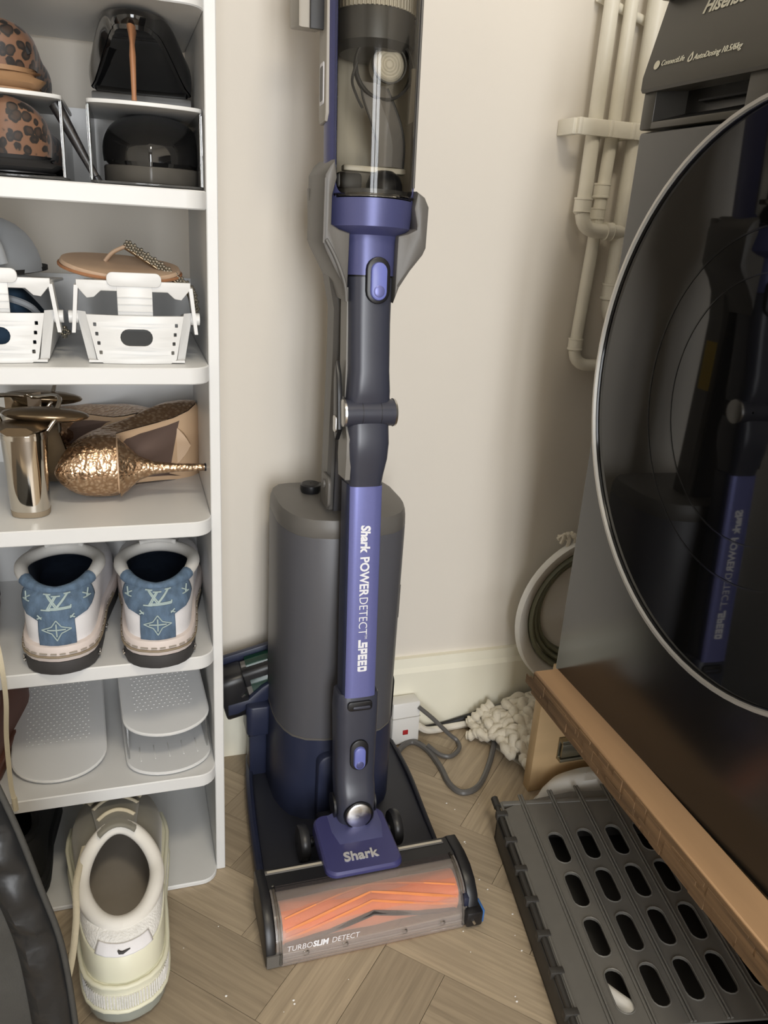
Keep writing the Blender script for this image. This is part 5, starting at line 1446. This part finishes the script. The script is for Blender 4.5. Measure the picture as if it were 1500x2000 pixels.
MB().sphere((.0, -.002, .030), .020, .004, .014).build('tongue_label', 'cream', gs)
MB().loft([ring_xy(0, .07, z, .048, .078, 2.6, 28) for z in (-.001, .004)]).build('sole', 'black_fab', gs)
wg = MB().loft([[(.035 + .03 * s, .0 + .09 * s + dy, -.004 - .072 * s ** 1.6 + dz) for dy, dz in ((-.01, 0), (.02, .008), (.05, .0), (.02, -.006))] for s in [k / 8 for k in range(9)]])
wg.build('drooping_side', 'grey_suede', gs, ang=70)
bf = thing('blue_slipper', 'dark blue fabric slipper tucked inside the left white stacker', 'shoe', (-.125, .905, ZT[4] + .004))
MB().loft([[(x * k, y * (.6 + .4 * k), z) for x, y, _ in outline(.17, .080, SNK)] for z, k in ((0, .95), (.02, 1.0), (.045, .95), (.060, .78), (.066, .5))]).build('upper', 'blue_fab', bf, ang=70)
MB().tube(smooth_path([(.0, .004, .058), (.018, .002, .054), (.030, .004, .048), (.036, .01, .04)], 5), .0035, 7).build('piping', 'grey_suede', bf)

# ================================================================== top tier: clear stackers with pumps
def clear_stacker(loc, label):
    t = thing('clear_shoe_stacker', label, 'shoe organiser', loc, (0, 0, 0), 'clear two-level shoe stackers')
    pl_ = [(-.054, .19), (-.054, .018)] + [(-.054 * math.cos(R(a)), .018 - .018 * math.sin(R(a))) for a in range(10, 171, 10)] + [(.054, .018), (.054, .19)]
    lm = curve_mesh([pl_], .0013, .0005); lm.transform(Matrix.Translation((0, .0, .0735))); data_obj('top_plate', lm, 'plast_white', t)
    lm = curve_mesh([pl_], .0008, .0003); lm.transform(Matrix.Translation((0, .0, .0018))); data_obj('base_plate', lm, 'shell_clear', t)
    for sg in (-1, 1):
        MB().prism([(.012, .003), (.18, .003), (.18, .072), (.022, .072)], sg * .0525 - .0009, sg * .0525 + .0009, 'yz').build('side_wall', 'shell_clear', t)
        MB().tube([(sg * .0530, .012, .003), (sg * .0530, .019, .074)], .0016, 6).build('front_pillar', 'clear', t)
    return t
clear_stacker((.0265, .882, ZT[5]), 'clear two-level stacker holding the black patent pumps')
clear_stacker((-.104, .882, ZT[5]), 'clear two-level stacker holding the leopard print pumps')
PMPN = [(0, 0), (.01, .09), (.04, .14), (.09, .17), (.18, .19), (.32, .26), (.48, .38), (.64, .49), (.74, .49), (.84, .42), (.92, .28), (.97, .14), (1, 0)]
M['platform_grey'] = mat('platform_dark_grey', (74, 71, 66), .35, var=.05)
pump('patent_pump', 'upper black patent platform pump with a thin tan stiletto heel', (.0165, .8845, ZT[5] + .0757), (0, 0, R(-5)), L_=.185, W_=.106, hh=.064, plat=.022, cnt=.014, vamp=.024, tab=PMPN, mp='platform_grey', mu='patent', ms='patent', mh='tan', mt='tan', seat=.0042, heel_r=.0022, hy=.0, ml='black_fab')
pump('patent_pump', 'lower black patent platform pump under the white plate of the clear stacker', (.0420, 1.070, ZT[5] + .0030), (0, 0, R(176)), L_=.178, W_=.100, hh=.036, plat=.020, cnt=.030, vamp=.046, of=.5, mp='platform_grey', mu='patent', ms='patent', mh='patent', mt='black', seat=.030, heel_r=.020, hy=.018, ml='black_fab')
pump('leopard_pump', 'lower leopard print stiletto pump with black heel, in the left clear stacker', (-.098, .888, ZT[5] + .0045), (0, 0, R(4)), L_=.180, W_=.112, hh=.016, cnt=.050, vamp=.044, mu='leopard', ms='black_fab', mh='black_fab', mt='black', seat=.040, heel_r=.036, hy=.028, ml='black_fab', group='pair of leopard print pumps')
pump('leopard_pump', 'upper leopard print pump with brown sole, on top of the left clear stacker', (-.098, .890, ZT[5] + .0757), (0, 0, R(6)), L_=.175, W_=.092, hh=.020, cnt=.038, vamp=.034, mu='leopard', ms='kraft', mh='kraft', mt='kraft', seat=.034, heel_r=.028, hy=.024, ml='black_fab', group='pair of leopard print pumps')
ht = thing('stiletto_heel', 'glittery black stiletto heel leaning between the two clear stackers', 'heel', (-.0235, .905, ZT[5] + .0008))
MB().tube([(0.0005, 0, .0050), (-.010, .004, .024), (-.033, .010, .068)], [.0038, .0044, .0065], 10).build('heel_stem', M.setdefault('glitter', mat('black_glitter', (34, 32, 34), .35, var=.9, vscale=500, spec=.8)), ht)
MB().tube([(.003, 0, 0), (0.0005, 0, .0050)], .0042, 10).build('heel_tip', 'black', ht)
sr = thing('slingback_strap', 'thin dark strap arching over the upper leopard print pump', 'strap', (-.105, .900, ZT[5] + .1030))
MB().tube(smooth_path([(-.030, 0, .004), (-.020, 0, .020), (-.002, 0, .028), (.018, 0, .022), (.030, 0, .004)], 6), .0026, 7).build('band', M['black_fab'], sr, ang=80)

# ================================================================== quilted jacket in the near left corner
jk = thing('quilted_jacket', 'dark grey jacket with a black quilted lining edge in the near left corner', 'jacket', (-.16, .60, 0))
jinv = Matrix.Translation((.16, -.60, 0))
edge = [(-.074, .540, .001), (-.0745, .545, .10), (-.0755, .550, .1772), (-.0800, .552, .2713), (-.0925, .556, .338), (-.1025, .562, .382), (-.112, .570, .412), (-.124, .578, .448)]
edge = smooth_path(edge, 14)
n = len(edge)
rings = []
for i, p in enumerate(edge):
    f = i / (n - 1); wv = -.0075 * abs(math.sin(i * .30 + .8 * math.sin(i * .13))) + .003; w2 = -.0075 * abs(math.sin(i * .30 + 1.1 + .8 * math.sin(i * .17))) + .003
    rings.append([p + Vector((0, 0, 0)), p + Vector((-.004, -.006, .001)), p + Vector((-.012, -.009 + wv, .003)), p + Vector((-.024, -.010 + w2, .004)), p + Vector((-.033, -.004, .006)), p + Vector((-.034, .012, .006)), p + Vector((-.014, .014, .003)), p + Vector((-.002, .008, 0))])
MB().loft(rings).build('quilted_edge', 'quilt', jk, mtx=jinv, ang=60)
MB().tube([p + Vector((.001, -.001, 0)) for p in edge], .0026, 7).build('piping', 'dark_grey_fab', jk, mtx=jinv, ang=80)
rings = []
for i, p in enumerate(edge):
    rings.append([p + Vector((-.030, -.002, .005)), p + Vector((-.055, .000 + .003 * math.sin(i * .5), .008)), p + Vector((-.11, .008, .012)), p + Vector((-.20, .020, .02)), p + Vector((-.20, .15, .015)), p + Vector((-.10, .13, .005)), p + Vector((-.030, .020, .005))])
rings[0] = [Vector((q2.x, q2.y, .001)) for q2 in rings[0]]
MB().loft(rings).build('body', 'dark_grey_fab', jk, mtx=jinv, ang=60)
